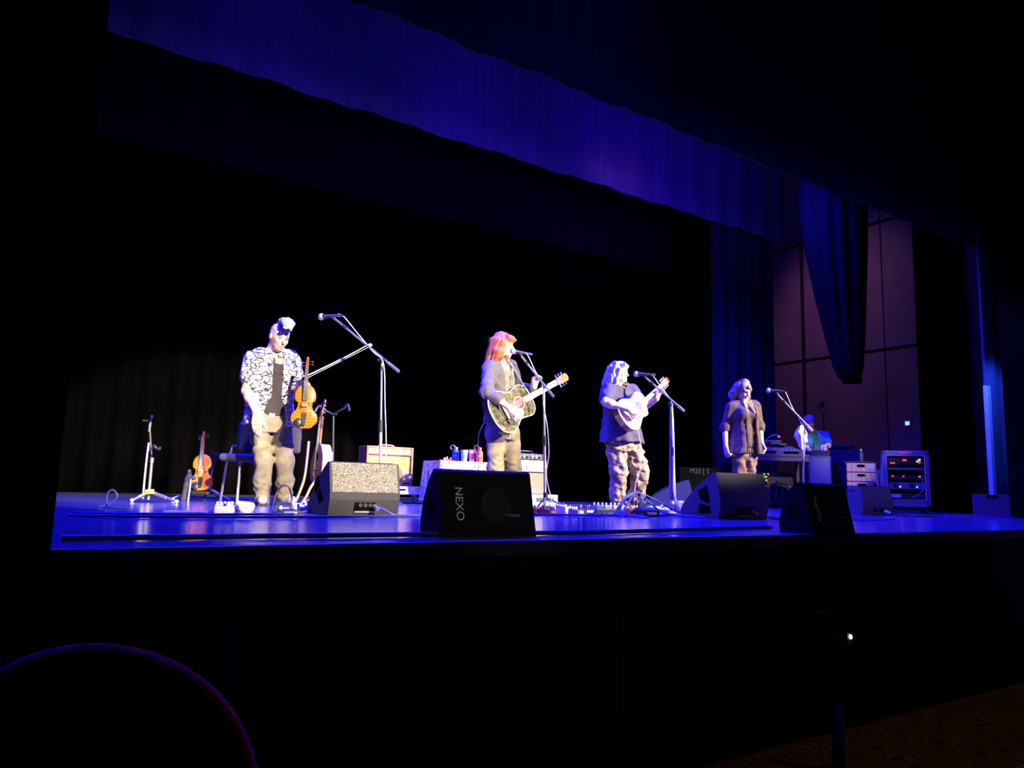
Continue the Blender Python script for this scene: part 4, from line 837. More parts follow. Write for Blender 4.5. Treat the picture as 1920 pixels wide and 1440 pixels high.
def mic_at(parent, p, d, sc=1.0, ball_m=None):
    d = Vector(d).normalized(); p = Vector(p)
    h = MB().cyl(p + d * .03 * sc, p + d * .155 * sc, .017 * sc, .011 * sc, 12).build('microphone', M['blackmetal'], parent)
    MB().ball(p + d * .008 * sc, (.027 * sc, .027 * sc, .030 * sc)).build('mic_grille', M['grille'], h); MB().cyl(p + d * .028 * sc, p + d * .036 * sc, .024 * sc, n=14).build('mic_ring', M['chrome'], h); MB().cyl(p + d * .155 * sc, p + d * .20 * sc, .010 * sc, n=10).build('plug', M['chrome'], h)
    return h
def mic_stand(label, base, top, boom0, boom1, mic0, mic1, cable, tripod, pole_m=None, foot=None):
    t = T('microphone_stand', label, 'microphone stand', base, VR, 'microphone stands with booms'); pm = pole_m or M['steel']
    mid = lerp((0, 0, 0), top, .5); cyl('pole', pm, t, (0, 0, .02), lerp((0, 0, 0), top, .55), .0125); cyl('upper_pole', M['steel'], t, mid, top, .0095); cyl('height_clutch', M['blackmetal'], t, lerp((0, 0, 0), top, .52), lerp((0, 0, 0), top, .60), .018)
    bm_ = cyl('boom', M['steel'], t, boom0, boom1, .0088); cyl('counterweight', M['steel'], bm_, boom0, lerp(boom0, boom1, .16), .0125)
    cl = MB().box(top, (.034, .034, .045), bev=.008); cl.cyl((top[0] - .03, top[1] - .02, top[2]), (top[0] + .03, top[1] - .02, top[2] + .01), .009, n=10); cl.build('boom_clutch', M['blackmetal'], t)
    cyl('boom_grip', M['blackmetal'], bm_, lerp(boom0, boom1, .80), lerp(boom0, boom1, .86), .013, n=10)
    d = np.array(mic1) - np.array(mic0); mic_at(t, mic0, d); cyl('mic_clip', M['blackmetal'], t, boom1, lerp(mic0, mic1, .62), .012, n=10)
    tube('cable', M['whitecable'], t, spline(cable), .0045, 6)
    if tripod:
        MB().cyl((0, 0, .10), (0, 0, .17), .022, n=12).build('hub', M['blackmetal'], t)
        for q in tripod: l_ = cyl('leg', M['steel'], t, (0, 0, .13), (q[0], q[1], .014), .009, n=8); MB().ball((q[0], q[1], .014), .014).build('rubber_foot', M['rubber'], l_)
    else: MB().lathe([(.02, .03), (.05, .026), (.125, .018), (.13, .0)], (0, 0, 0), 24).build('round_base', M['blackmetal'], t)
    return t
mic_stand('tall microphone stand whose boom points left towards the fiddle player', (2.357, 5.371, 0), (-0.043, 0, 1.166), (0.103, -0.05, 1.074), (-0.474, 0.16, 1.528), (-0.595, 0.19, 1.545), (-0.463, 0.16, 1.551), [(-0.448, 0.17, 1.567), (-0.395, 0.15, 1.542), (-0.278, 0.1, 1.411), (-0.117, 0.02, 1.236), (-0.036, -0.04, 1.168), (-0.012, -0.03, 1.061), (0.005, -0.03, 0.811), (0.028, -0.03, 0.523), (0.034, -0.03, 0.238), (.03, -.06, .02), (.05, -.3, .008)], None, M['tan'])
mb_ = mic_stand('microphone stand on tripod legs in front of the singer in the jacket', (3.948, 5.412, 0), (-0.034, 0, 1.122), (0.051, -0.08, 1.017), (-0.242, 0.06, 1.4), (-0.332, 0.02, 1.44), (-0.219, 0.06, 1.431), [(-0.214, 0.06, 1.436), (-0.184, 0.05, 1.405), (-0.118, 0.02, 1.264), (-0.049, -0.03, 1.127), (-0.036, -0.04, 0.943), (0.001, -0.04, 0.752), (0.02, -0.04, 0.516), (0.001, -0.04, 0.327), (0.042, -0.05, 0.141), (.08, -.10, .02), (.18, -.20, .008)], [(0.26, -0.05, 0.004), (-0.088, 0.05, 0.014), (-.05, -.30, 0)], M['tan'])
mc_ = mic_stand('microphone stand with round base in front of the singer in the navy t-shirt', (5.353, 5.212, 0), (-0.034, 0, 1.063), (0.073, -0.08, 0.985), (-0.273, 0.08, 1.328), (-0.376, 0.1, 1.366), (-0.258, 0.07, 1.359), [(-0.243, 0.07, 1.365), (-0.202, 0.06, 1.338), (-0.128, 0.03, 1.224), (-0.046, -0.03, 1.086), (-0.028, -0.04, 0.939), (-0.018, -0.04, 0.576), (-0.024, -0.04, 0.217), (.02, -.12, .01), (-.2, -.2, .008)], None, M['tan'])
S = SDF(.008); S.chain([(-0.033, 0.03, 1.024), (-0.029, 0.03, 0.579), (-0.024, 0.03, 0.165)], [.014, .020, .030], .01); S.build('hanging_cloth', mat('mauve_cloth', (.22, .16, .17), .9), mc_)
S = SDF(.006); S.ell((.03, -.05, .08), (.035, .03, .045)); S.ell((-.04, -.06, .10), (.02, .02, .02)); S.ell((.06, -.05, .10), (.022, .02, .022)); S.build('wrapped_tape', M['paper'], mc_)
md_ = mic_stand('microphone stand with white towel in front of the person in the cardigan', (7.367, 5.217, 0), (0.008, 0, 1.003), (0.088, -0.08, 0.921), (-0.234, 0.08, 1.333), (-0.343, 0.1, 1.388), (-0.21, 0.06, 1.381), [(-0.185, 0.06, 1.382), (-0.153, 0.05, 1.35), (-0.095, 0.02, 1.184), (-0.022, -0.03, 1.011), (0.011, -0.04, 0.79), (-0.008, -0.04, 0.551), (-0.002, -0.04, 0.315), (.03, -.2, .008)], [(.2, -.2, 0), (-.25, -.05, 0), (.05, .28, 0)], M['tan'])
S = SDF(.008); S.chain([(-0.001, -0.02, 0.971), (-0.049, -0.03, 0.878), (-0.023, -0.03, 0.718)], [.02, .045, .012], .02); S.cap((-0.032, -0.02, 0.934), (-0.088, -0.02, 0.86), .025, .012); S.cap((0.016, -0.02, 0.941), (0.031, -0.02, 0.815), .022, .02); S.rough(.008, 70, 9, .6); S.build('towel', M['paper'], md_)

# ---------------------------------------------------------------- floor monitors and front fills
def side_prism(poly, W):   # (p, q) profile: p away from the audience, q up; extruded along x
    return MB().prism(poly, Matrix(((0, 0, 1, -W / 2), (1, 0, 0, 0), (0, 1, 0, 0), (0, 0, 0, 1))), W)
def arc(p0, p1, p2, n=6):
    return [((1 - t) ** 2 * p0[0] + 2 * t * (1 - t) * p1[0] + t * t * p2[0], (1 - t) ** 2 * p0[1] + 2 * t * (1 - t) * p1[1] + t * t * p2[1]) for t in [i / n for i in range(n + 1)]]
def wedge(label, loc, rz, W, H, D, face, handles, cabm, group='stage monitors'):
    t = T('floor_monitor', label, 'speaker', loc, rz, group)
    poly = [(.025, 0), (0, H * .30), (.0, H * .43), (.045, H), (.07, H)] + arc((.07, H), (D * .62, H * .72), (D * .95, H * .25)) + [(D, H * .12), (D * .97, 0)]
    side_prism(poly, W).build('cabinet', cabm, t)
    # panel on the sloping upper rear
    MB().add([(-W / 2 + .015, -.004, H * .44), (W / 2 - .015, -.004, H * .44), (W / 2 - .015, .041, H * .985), (-W / 2 + .015, .041, H * .985), (-W / 2 + .015, .01, H * .43), (W / 2 - .015, .01, H * .43), (W / 2 - .015, .05, H * .98), (-W / 2 + .015, .05, H * .98)], [(0, 1, 2, 3), (4, 7, 6, 5), (0, 4, 5, 1), (1, 5, 6, 2), (2, 6, 7, 3), (3, 7, 4, 0)]).build('rear_panel', face, t)
    sx = -W / 2 - .002
    for h in handles: MB().prism(h, Matrix(((0, 0, 1, sx), (1, 0, 0, 0), (0, 1, 0, 0), (0, 0, 0, 1))), .006).build('handle_recess', M['hole'], t)
    g = MB(); a, b = poly[5], poly[-3]; g.add([(-W / 2 + .02, a[0] + .01, a[1] + .004), (W / 2 - .02, a[0] + .01, a[1] + .004), (W / 2 - .02, b[0] + .02, b[1] + .01), (-W / 2 + .02, b[0] + .02, b[1] + .01), (0, (a[0] + b[0]) / 2 + .05, (a[1] + b[1]) / 2 + .035)], [(0, 1, 4), (1, 2, 4), (2, 3, 4), (3, 0, 4), (0, 3, 2, 1)]); g.build('speaker_grille', M['darkgrille'], t)
    cp = B('connector_plate', M['hole'], t, (.0, .010, H * .19), (W * .30, .012, H * .17)); 
    for i in (-1, 0, 1): MB().cyl((i * W * .07, .006, H * .20), (i * W * .07, -.004, H * .20), .014, n=12).build('socket', M['blackmetal'], cp)
    B('label_strip', M['steel'], cp, (.0, .012, H * .075), (W * .28, .008, H * .03))
    return t
wA = wedge('grey speckled floor monitor at the feet of the fiddle player', (1.928, 4.627, 0), 0, .485, .345, .42, M['speckle'], [[(.12, .10), (.19, .07), (.235, .12), (.20, .17), (.165, .155)], [(.20, .19), (.27, .13), (.305, .165), (.275, .235), (.245, .255)]], M['cabA'])
wD = wedge('violet floor monitor in front of the person in the cardigan', (5.06, 4.137, 0), 0, .60, .375, .44, M['cab'], [[(.11, .12), (.21, .15), (.24, .22), (.14, .27)], [(.10, .04), (.24, .04), (.22, .12), (.11, .10)]], M['cab'])
wC = wedge('pale blue floor monitor behind the microphone stand with round base', (6.184, 5.753, 0), .75, .60, .33, .52, M['cab_bluelit'], [], M['cab_bluelit'])
wE = wedge('small floor monitor left of the equipment rack', (8.254, 4.874, 0), -.35, .40, .33, .30, M['cab'], [], M['cab'])
def monitor_lead(label, base, pts, m, plug):
    t = T('monitor_lead', label, 'cable', base, 0, 'monitor leads'); tube('cable', m, t, spline(pts), .008); MB().cyl(pts[0], (pts[0][0] - .0, pts[0][1] - .06, pts[0][2] - .015), .015, .013, 10).build('plug', plug, t); return t
monitor_lead('blue lead plugged into the grey speckled monitor', (1.928, 4.627, 0), [(.05, -.03, .065), (.09, -.09, .045), (.16, -.13, .012), (.35, -.10, .009), (.7, -.02, .009), (1.0, .05, .009)], M['bluecable'], M['steel'])
monitor_lead('lead with yellow plug at the violet monitor', (5.06, 4.137, 0), [(.04, -.03, .06), (.07, -.10, .03), (.2, -.16, .01), (.5, -.12, .009)], M['cable'], M['yellow'])
monitor_lead('lead with white plug at the small monitor', (8.254, 4.874, 0), [(.02, -.06, .05), (.08, -.16, .015), (.2, -.25, .009), (.5, -.35, .009)], M['cable'], M['white'])

def front_fill(label, loc, rz, W, H, D):
    t = T('front_fill_speaker', label, 'speaker', loc, rz, 'front fill speakers')
    poly = [(0, 0), (.004, .02), (.062, H - .01), (.075, H), (.10, H)] + arc((.10, H), (D * .85, H * .80), (D, H * .22)) + [(D, .03), (D * .97, 0)]
    side_prism(poly, W).build('cabinet', M['cabblack'], t)
    n = Vector((0, -(H - .03), .058)).normalized(); up = Vector((0, .058, H - .03)).normalized()
    def on(x, s, o): return Vector((x, .004, .02)) + up * s + n * o
    Mx = lambda x, s, o, rot=0: Matrix.Translation(on(x, s, o)) @ Matrix((Vector((1, 0, 0)), up, n)).transposed().to_4x4() @ Matrix.Rotation(rot, 4, 'Z')
    L = H - .035
    MB().prism([(-W / 2 + .02, .012), (W / 2 - .02, .012), (W / 2 - .02, L - .012), (-W / 2 + .02, L - .012)], Mx(0, 0, 0), .008).build('grille', M['darkgrille'], t)
    MB().cyl(on(.04, L * .45, .007), on(.04, L * .45, .011), .085, .07, 28).build('woofer_cone', mat('woofer', (.014, .014, .015), .6, spec=.2), t)
    text('logo_lettering', 'NEXO', M['white'], t, Mx(-W / 2 + .085, L * .48, .009, -PI / 2), .052, .001)
    B('badge', M['steel'], t, tuple(on(W * .24, L * .28, .010)), (.075, .003, .012)); B('side_socket', M['hole'], t, (-W / 2 - .001, D * .55, H * .42), (.006, .045, .06), bev=.002)
    return t
front_fill('large black front fill speaker lettered NEXO before the singer in the jacket', (1.743, 2.779, 0), 0, .475, .285, .21)
front_fill('black front fill speaker lettered NEXO at the right of the stage lip', (3.976, 2.615, 0), .10, .475, .285, .21)

# ---------------------------------------------------------------- amplifiers, table with drinks
am = T('guitar_amplifier', 'brown combo amplifier with cream grille lettered MAGNATONE', 'amplifier', (3.46, 7.666, 0), 0)
mbn = mat('brown_tolex', (.12, .04, .032), .6, scale=120, bump=.2); AZ = .185; AW, AH, AD = .56, .43, .25
ab = MB(); ab.box((0, .14, AZ + AH / 2), (AW, AD - .03, AH), bev=.01); ab.build('cabinet', mbn, am)
tr = mat('orange_brown_edge', (.26, .085, .03), .5)
for c, d in (((-AW / 2 + .0125, .015, AZ + AH / 2), (.025, .03, AH)), ((AW / 2 - .0125, .015, AZ + AH / 2), (.025, .03, AH)), ((0, .015, AZ + AH - .012), (AW - .05, .03, .024)), ((0, .015, AZ + .012), (AW - .05, .03, .024))): B('edge_trim', tr, am, c, d, bev=.004)
B('name_panel', mat('ivory_panel', (.36, .28, .14), .5), am, (0, .018, AZ + AH - .052), (AW - .05, .02, .055), bev=.002)
B('panel_lip', mbn, am, (0, .012, AZ + AH - .088), (AW - .05, .03, .018), bev=.003)
B('grille_cloth', pattern('straw_grille_cloth', 'wave', [(.36, .23, .06), (.46, .31, .10)], 40, .85, (1, .2, 3)), am, (0, .024, AZ + (AH - .075) / 2 + .01), (AW - .05, .012, AH - .13))
text('name_lettering', 'MAGNATONE', M['ebony'], am, Matrix.Translation((0, .0065, AZ + AH - .052)) @ Matrix.Rotation(PI / 2, 4, 'X'), .040, .001, 1.75)
tube('handle', mat('pink_brown_handle', (.45, .20, .22), .5), am, spline([(-.09, .13, AZ + AH - .002), (-.08, .13, AZ + AH + .018), (0, .13, AZ + AH + .022), (.08, .13, AZ + AH + .018), (.09, .13, AZ + AH - .002)]), .011, flat=.7)
am_m = T('amp_microphone', 'small dark microphone hanging in front of the cream amplifier grille', 'microphone', (3.471, 7.296, 0), 0)
S = SDF(.006); S.cap((-.03, 0, .255), (.035, -.02, .275), .025, .03); S.cap((.035, -.02, .275), (.05, -.03, .28), .034, .03); S.cap((-.02, 0, .25), (-.05, .02, .21), .022, .025); S.build('head', M['blackmetal'], am_m); tube('gooseneck', M['blackmetal'], am_m, spline([(-.05, .02, .21), (-.08, .03, .10), (-.08, .0, .012)]), .008); MB().cyl((.048, -.03, .279), (.066, -.036, .285), .02, n=14).build('mesh', M['grille'], am_m); MB().lathe([(.02, .02), (.06, .014), (.065, 0)], (-.08, 0, 0)).build('base', M['blackmetal'], am_m)
do = T('wheeled_case', 'white wheeled flat case carrying the brown amplifier', 'case', (3.493, 7.463, 0), 0)
B('case', M['white'], do, (0.04, .10, .140), (.68, .36, .085), bev=.01); B('dark_slot', M['hole'], do, (-.02, -.082, .148), (.10, .01, .018)); text('case_lettering', 'L M 8', M['ebony'], do, Matrix.Translation((.20, -.082, .150)) @ Matrix.Rotation(PI / 2, 4, 'X'), .032, .001); B('latch', M['blackmetal'], do, (.33, -.082, .142), (.035, .01, .025), bev=.003)
for x in (-.24, .29):
    for y in (-.03, .23):
        w_ = MB().cyl((x - .016, y, .046), (x + .016, y, .046), .045, n=18).build('caster_wheel', M['white'], do); B('caster_fork', M['steel'], w_, (x, y + .01, .078), (.05, .045, .05), bev=.006); MB().cyl((x - .02, y, .046), (x + .02, y, .046), .013, n=10).build('axle', M['steel'], w_)
tb = T('drinks_table', 'small table under a glittering white patterned cloth', 'table', (4.016, 6.877, 0), 0)
TW, TD, TZ = .70, .36, .455
clm = pattern('sequin_lace', 'voronoi', [(.85, .82, .84), (.60, .55, .66), (.10, .07, .17)], 34, .45, pos=[.12, .34, .5], dist=.2)
S = SDF(.011); S.box((0, .18, TZ - .012), (TW / 2, TD / 2, .016), r=.014); S.build('tabletop', M['white'], tb)
mb = MB(); ring_ = []; N = 72
for k in range(N):
    t = k / N * 4; s_, u = int(t), t - int(t); hw, hd = TW / 2 + .008, TD / 2 + .008
    ring_.append([(-hw + 2 * hw * u, -hd), (hw, -hd + 2 * hd * u), (hw - 2 * hw * u, hd), (-hw, hd - 2 * hd * u)][s_])
vs = []; rows = 6
for r_ in range(rows):
    f_ = r_ / (rows - 1)
    for k, (x, y) in enumerate(ring_): w_ = 1 + f_ * (.05 + .03 * math.sin(k * 1.3) + .02 * math.sin(k * .7)); vs.append((x * w_, .18 + y * (1 + f_ * (.09 + .05 * math.sin(k * 1.3))), TZ + .008 - f_ * (TZ - .03)))
fs = [tuple(range(N))] + [(r_ * N + k, r_ * N + (k + 1) % N, (r_ + 1) * N + (k + 1) % N, (r_ + 1) * N + k) for r_ in range(rows - 1) for k in range(N)]
mb.add(vs, fs); mb.build('cloth', clm, tb)
for x in (-.28, .28):
    for y in (.05, .31): cyl('leg', M['blackmetal'], tb, (x, y, 0), (x, y, TZ - .02), .012)
TT = TZ + .009
def bottle(label, loc, m, ring_m, h):
    t = T('water_bottle', label, 'bottle', loc, VR, 'bottles on the drinks table'); MB().lathe([(.034, 0), (.037, .006), (.037, h * .66), (.033, h * .74), (.020, h * .82), (.018, h * .86)]).build('bottle', m, t)
    MB().lathe([(.021, h * .85), (.022, h), (.018, h * 1.02)]).build('cap', M['steel'] if m is M['bluebottle'] else m, t); MB().tube([(-.035 + .024 * math.cos(a * PI / 8), 0, h * 1.0 + .024 * math.sin(a * PI / 8)) for a in range(16)], .005, 6, close=True).build('carry_loop', ring_m, t); B('print', M['cream'], t, (.0, -.0365, h * .42), (.03, .003, .012)); return t
def cup(label, loc, h, band=None):
    t = T('paper_cup', label, 'cup', loc, VR, 'cups on the drinks table'); MB().lathe([(.028, 0), (.030, .004), (.039, h - .006), (.041, h), (.036, h)]).build('cup', M['white'], t)
    if band: MB().lathe([(.0325, h * .22), (.0385, h * .72)]).build('sleeve', band, t)
    else: B('print', mat('green_print', (.08, .35, .18), .6), t, (0, -.036, h * .5), (.03, .004, .03))
    return t
bottle('blue water bottle with carry loop on the drinks table', (3.988, 7.137, 0.464), M['bluebottle'], M['steel'], .155); cup('plain white paper cup beside the blue bottle', (4.03, 7.025, 0.464), .125); cup('white cup with pink sleeve beside the orange bottle', (4.137, 7.039, 0.464), .135, mat('pink_sleeve', (.75, .12, .30), .6)); bottle('orange-red water bottle with carry loop on the drinks table', (4.179, 6.952, 0.464), M['redorange'], M['red'], .155)
tr_ = T('small_tray', 'flat red tray of small things at the end of the drinks table', 'tray', (3.892, 7.164, 0.464), 0); B('tray', M['red'], tr_, (0, 0, .012), (.13, .09, .024), bev=.004)
for x, y, h in ((-.03, -.01, .02), (.01, .01, .03), (.04, -.02, .024)): MB().lathe([(.010, .022), (.012, .022 + h * .6), (.006, .022 + h)], (x, y, 0), 10).build('bottle_top', M['white'], tr_)
a2 = T('small_amplifier', 'small amplifier with bright white front panel behind the singer in the jacket', 'amplifier', (4.973, 7.154, 0.13), -.10)
B('cabinet', M['black'], a2, (0, .13, .235), (.46, .25, .47), bev=.01); B('grille_cloth', mat('brown_weave', (.20, .14, .10), .9, scale=90, var=.4, stretch=(3, 3, .4)), a2, (0, -.0, .125), (.43, .02, .235)); B('front_panel', M['white'], a2, (0, -.004, .325), (.45, .03, .13), bev=.004)
B('label_plate', M['paper'], a2, (.06, -.022, .315), (.20, .006, .055), bev=.002); MB().tube([(-.04, -.026, .288), (.16, -.026, .288), (.16, -.026, .343), (-.04, -.026, .343)], .002, 5, close=True).build('plate_outline', M['ebony'], a2)
B('control_strip', M['blackmetal'], a2, (0, -.002, .43), (.45, .03, .06), bev=.004); tube('handle', M['blackmetal'], a2, [(-.1, .1, .47), (-.09, .1, .50), (.09, .1, .50), (.1, .1, .47)], .010)
for i in range(8): MB().cyl((-.19 + .054 * i, -.015, .43), (-.19 + .054 * i, -.036, .43), .013, n=12).build('knob', M['white'] if i % 3 else M['chrome'], a2)
wb = T('pale_crate', 'white low crate under the small amplifier', 'crate', (5.024, 7.12, 0), -.10); B('box', M['white'], wb, (0.02, .12, .065), (.56, .34, .13), bev=.008)
for i, x in enumerate((-.2, .05, .2)): B('dark_slot', M['blackmetal'], wb, (x, -.052, .07), (.08, .01, .05), bev=.003)
# ---------------------------------------------------------------- pedals, boxes and things on the floor
def pedal(name, label, loc, rz, d, m, knobs=3, km=None, sw=True, cat='pedal'):
    t = T(name, label, cat, loc, rz, 'effects pedals and boxes on the stage floor'); w, dp, h = d
    MB().add([(-w / 2, -dp / 2, 0), (w / 2, -dp / 2, 0), (w / 2, dp / 2, 0), (-w / 2, dp / 2, 0), (-w / 2 * .97, -dp / 2 * .97, h * .75), (w / 2 * .97, -dp / 2 * .97, h * .75), (w / 2 * .97, dp / 2 * .97, h), (-w / 2 * .97, dp / 2 * .97, h)], [(0, 3, 2, 1), (4, 5, 6, 7), (0, 1, 5, 4), (1, 2, 6, 5), (2, 3, 7, 6), (3, 0, 4, 7)]).build('housing', m, t)
    for i in range(knobs): x = -w * .36 + w * .72 * (i / max(1, knobs - 1) if knobs > 1 else .5); MB().cyl((x, dp * .2, h * .9), (x, dp * .2, h * .9 + .022), .010, .008, 10).build('knob', km or M['white'], t)
    if sw: MB().cyl((0, -dp * .25, h * .78), (0, -dp * .25, h * .78 + .018), .012, n=10).build('footswitch', M['chrome'], t)
    B('front_label', M['paper'], t, (0, -dp / 2 - .001, h * .38), (w * .6, .004, h * .3)); return t
yl = mat('olive_pedal', (.45, .40, .20), .5); sil = mat('silver_pedal', (.34, .33, .32), .4, .4); bluep = mat('blue_pedal', (.06, .10, .40), .4); gold = mat('gold_pedal', (.62, .42, .08), .4)
pedal('effects_pedal', 'silver multi-knob pedal left of the white bag by the fiddle player', (1.202, 5.286, 0), -.2, (.13, .09, .045), sil, 5); pedal('effects_pedal', 'small olive pedal touching the silver multi-knob pedal', (1.265, 5.305, 0), -.2, (.05, .09, .045), yl, 2)
S = SDF(.007); S.ell((0, 0, .032), (.062, .05, .036)); S.ell((-.03, 0, .045), (.03, .035, .024)); S.cut((0, 0, 0), (0, 0, -1)); S.rough(.007, 85, 6); tag(S.build('crumpled_bag', M['paper'], None, (1.313, 5.188, 0)), 'crumpled white paper bag on the floor by the fiddle player', 'bag')
pedal('direct_box', 'black direct box at the shoes of the fiddle player', (1.548, 5.118, 0), -.3, (.11, .13, .065), M['black'], 0, sw=False, cat='box'); pedal('direct_box', 'low black power supply beneath the cable arc', (1.499, 4.849, 0), -.1, (.13, .12, .035), M['black'], 2, sw=False, cat='box'); pedal('effects_pedal', 'white-blue pedal between the straps and the grey speckled monitor', (1.786, 5.505, 0), .3, (.16, .14, .05), M['white'], 2)
pedal('effects_pedal', 'flat silver pedal close to the grey speckled monitor', (1.728, 5.242, 0), .1, (.10, .11, .035), sil, 2)
pedal('effects_pedal', 'red pedal left of the tripod microphone stand', (3.702, 5.151, 0), -.2, (.10, .12, .05), M['red'], 2, M['chrome']); pedal('effects_pedal', 'red pedal right of the tripod microphone stand', (3.702, 5.03, 0), .1, (.09, .12, .045), M['red'], 3, M['chrome']); pedal('effects_pedal', 'white rocker pedal with red badge beside the tripod stand', (4.036, 5.234, 0), .35, (.16, .10, .07), M['white'], 1, M['red']); pedal('effects_pedal', 'cream pedal under the leg of the tripod stand', (4.079, 5.447, 0), .1, (.09, .11, .055), M['cream'], 2); pedal('effects_pedal', 'dark grey pedal with gold knob between the two singers', (4.123, 5.055, 0), -.15, (.11, .13, .06), M['blackmetal'], 2, gold)
pedal('effects_pedal', 'silver pedal just right of the white rocker pedal', (3.987, 5.024, 0), .2, (.08, .11, .045), sil, 3)
pb = T('pedal_board', 'long pedal board with a row of white knobs before the singer in the navy t-shirt', 'pedal', (4.491, 5.176, 0), -.25, 'effects pedals and boxes on the stage floor'); B('board', M['blackmetal'], pb, (0, 0, .02), (.34, .16, .04), bev=.006)
for i, (m_, x) in enumerate(((bluep, -.12), (sil, -.04), (yl, .045), (M['white'], .125))):
    q = B('pedal', m_, pb, (x, 0, .055), (.075, .12, .035), bev=.006)
    for k in (-1, 1): MB().cyl((x + k * .02, .03, .07), (x + k * .02, .03, .095), .009, n=8).build('knob', M['white'], q)
pedal('tuner_box', 'red fronted pedal under the bundle of blue cables', (4.393, 4.757, 0), -.2, (.13, .12, .065), M['red'], 1, cat='box'); pedal('direct_box', 'black direct box with pale label right of the cable bundle', (4.424, 4.616, 0), -.2, (.15, .12, .07), M['black'], 0, sw=False, cat='box'); pedal('effects_pedal', 'gold pedal behind the cable bundle', (4.757, 5.122, 0), .2, (.12, .10, .06), gold, 3); pedal('effects_pedal', 'white and blue pedal left of the round microphone base', (5.008, 5.077, 0), .1, (.20, .14, .07), M['white'], 2, M['ledcyan']); pedal('effects_pedal', 'tan pedal touching the round microphone base', (4.964, 4.925, 0), .1, (.12, .12, .05), M['strap'], 1); pedal('effects_pedal', 'grey pedal left of the red fronted pedal', (4.394, 4.877, 0), .1, (.09, .12, .05), sil, 2)
tag(MB().box((0, 0, .004), (.24, .10, .006), bev=.001).build('paper_sheet', M['paper'], None, (0.93, 5.126, 0), VR), 'thin white sheet lying flat on the floor left of the pedals', 'paper')
# ---------------------------------------------------------------- cables on the stage floor
def cable(label, pts, m, r=.006, name='stage_cable'):
    o = MB().tube(spline([(x, y, max(z, r + .001)) for x, y, z in pts], 8), r, 6).build(name, m); return tag(o, label, 'cable', 'cables on the stage floor')
cable('long black cable running along the lip of the stage', [(.15, 2.86, 0), (.8, 2.84, 0), (1.35, 2.82, 0), (1.7, 2.83, 0), (2.3, 2.80, 0), (2.9, 2.87, 0), (3.5, 2.96, 0), (3.9, 3.0, 0)], M['cable'], .011)
cable('blue cable crossing the floor from the far left towards the speckled monitor', [(.25, 4.45, 0), (.8, 4.3, 0), (1.3, 4.28, 0), (1.75, 4.35, 0), (2.2, 4.5, 0), (2.8, 4.65, 0), (3.4, 4.75, 0)], M['bluecable'], .009)
cable('second blue cable lying behind the pedals of the fiddle player', [(.3, 4.75, 0), (.9, 4.62, 0), (1.4, 4.7, 0), (1.62, 4.95, 0), (1.75, 5.2, 0)], M['bluecable'], .008)
cable('thin loop of cable standing up at the far left of the floor', [(0.501, 5.747, 0), (0.542, 5.72, 0.02), (0.584, 5.692, 0.05), (0.593, 5.686, 0.09), (0.566, 5.704, 0.12), (0.542, 5.72, 0.1), (0.539, 5.722, 0.05), (0.555, 5.651, 0.015), (0.643, 5.472, 0)], M['bluecable'], .006)
cable('black cable arching up out of the direct box by the fiddle player', [(1.572, 5.042, 0.07), (1.572, 5.042, 0.11), (1.536, 5.006, 0.17), (1.503, 5.027, 0.18), (1.471, 5.048, 0.13), (1.442, 5.007, 0.05), (1.436, 4.951, 0.01), (1.496, 4.851, 0.01)], M['cable'], .006)
cable('blue cable looping from the tripod stand to the cable bundle', [(3.9, 4.75, 0), (4.3, 4.9, 0), (4.7, 4.95, 0), (5.0, 4.85, 0), (5.5, 4.7, 0), (6.0, 4.75, 0)], M['bluecable'], .009)
cable('blue cable passing in front of the pedal board', [(3.3, 4.7, 0), (3.9, 4.55, 0), (4.5, 4.6, 0), (5.1, 4.55, 0), (5.6, 4.45, 0), (6.6, 4.1, 0)], M['bluecable'], .009)
rnd = random.Random(5)
for i in range(7):
    x0 = 1186 + rnd.uniform(-6, 6); b0 = Vector((4.443, 4.784, 0)); s_ = rnd.uniform(-1, 1); e = rnd.uniform(.15, .42) * (1 if i % 2 else -1)
    cable('blue cable of the arching bundle beside the red fronted pedal', [tuple(b0 + Vector((e * 1.2 + .05, -.25 - .05 * i, 0))), tuple(b0 + Vector((e * .9, -.16, .03))), tuple(b0 + Vector((e * .45, -.05 + .02 * s_, .13 + .02 * s_))), tuple(b0 + Vector((.02 * s_, .0, .18 + .02 * s_))), tuple(b0 + Vector((-e * .25, .03, .12))), tuple(b0 + Vector((-e * .3, .05, .07)))], M['bluecable'], .007)
cable('blue cable on the floor in front of the small monitor and the rack', [(8.3, 4.55, 0), (9.0, 4.7, 0), (9.6, 4.75, 0), (10.3, 4.5, 0), (10.9, 4.3, 0)], M['bluecable'], .010)
cable('pale blue cable curving from the small monitor to the flat box at right', [(8.6, 4.3, 0), (9.1, 4.55, 0), (9.4, 4.4, 0), (9.9, 4.3, 0), (10.4, 4.2, 0)], M['bluecable'], .008)
cable('dark cable lying between the violet monitor and the right front fill', [(5.2, 3.9, 0), (5.6, 3.95, 0), (6.2, 3.85, 0), (6.9, 3.95, 0), (7.5, 4.3, 0)], M['bluecable'], .008)

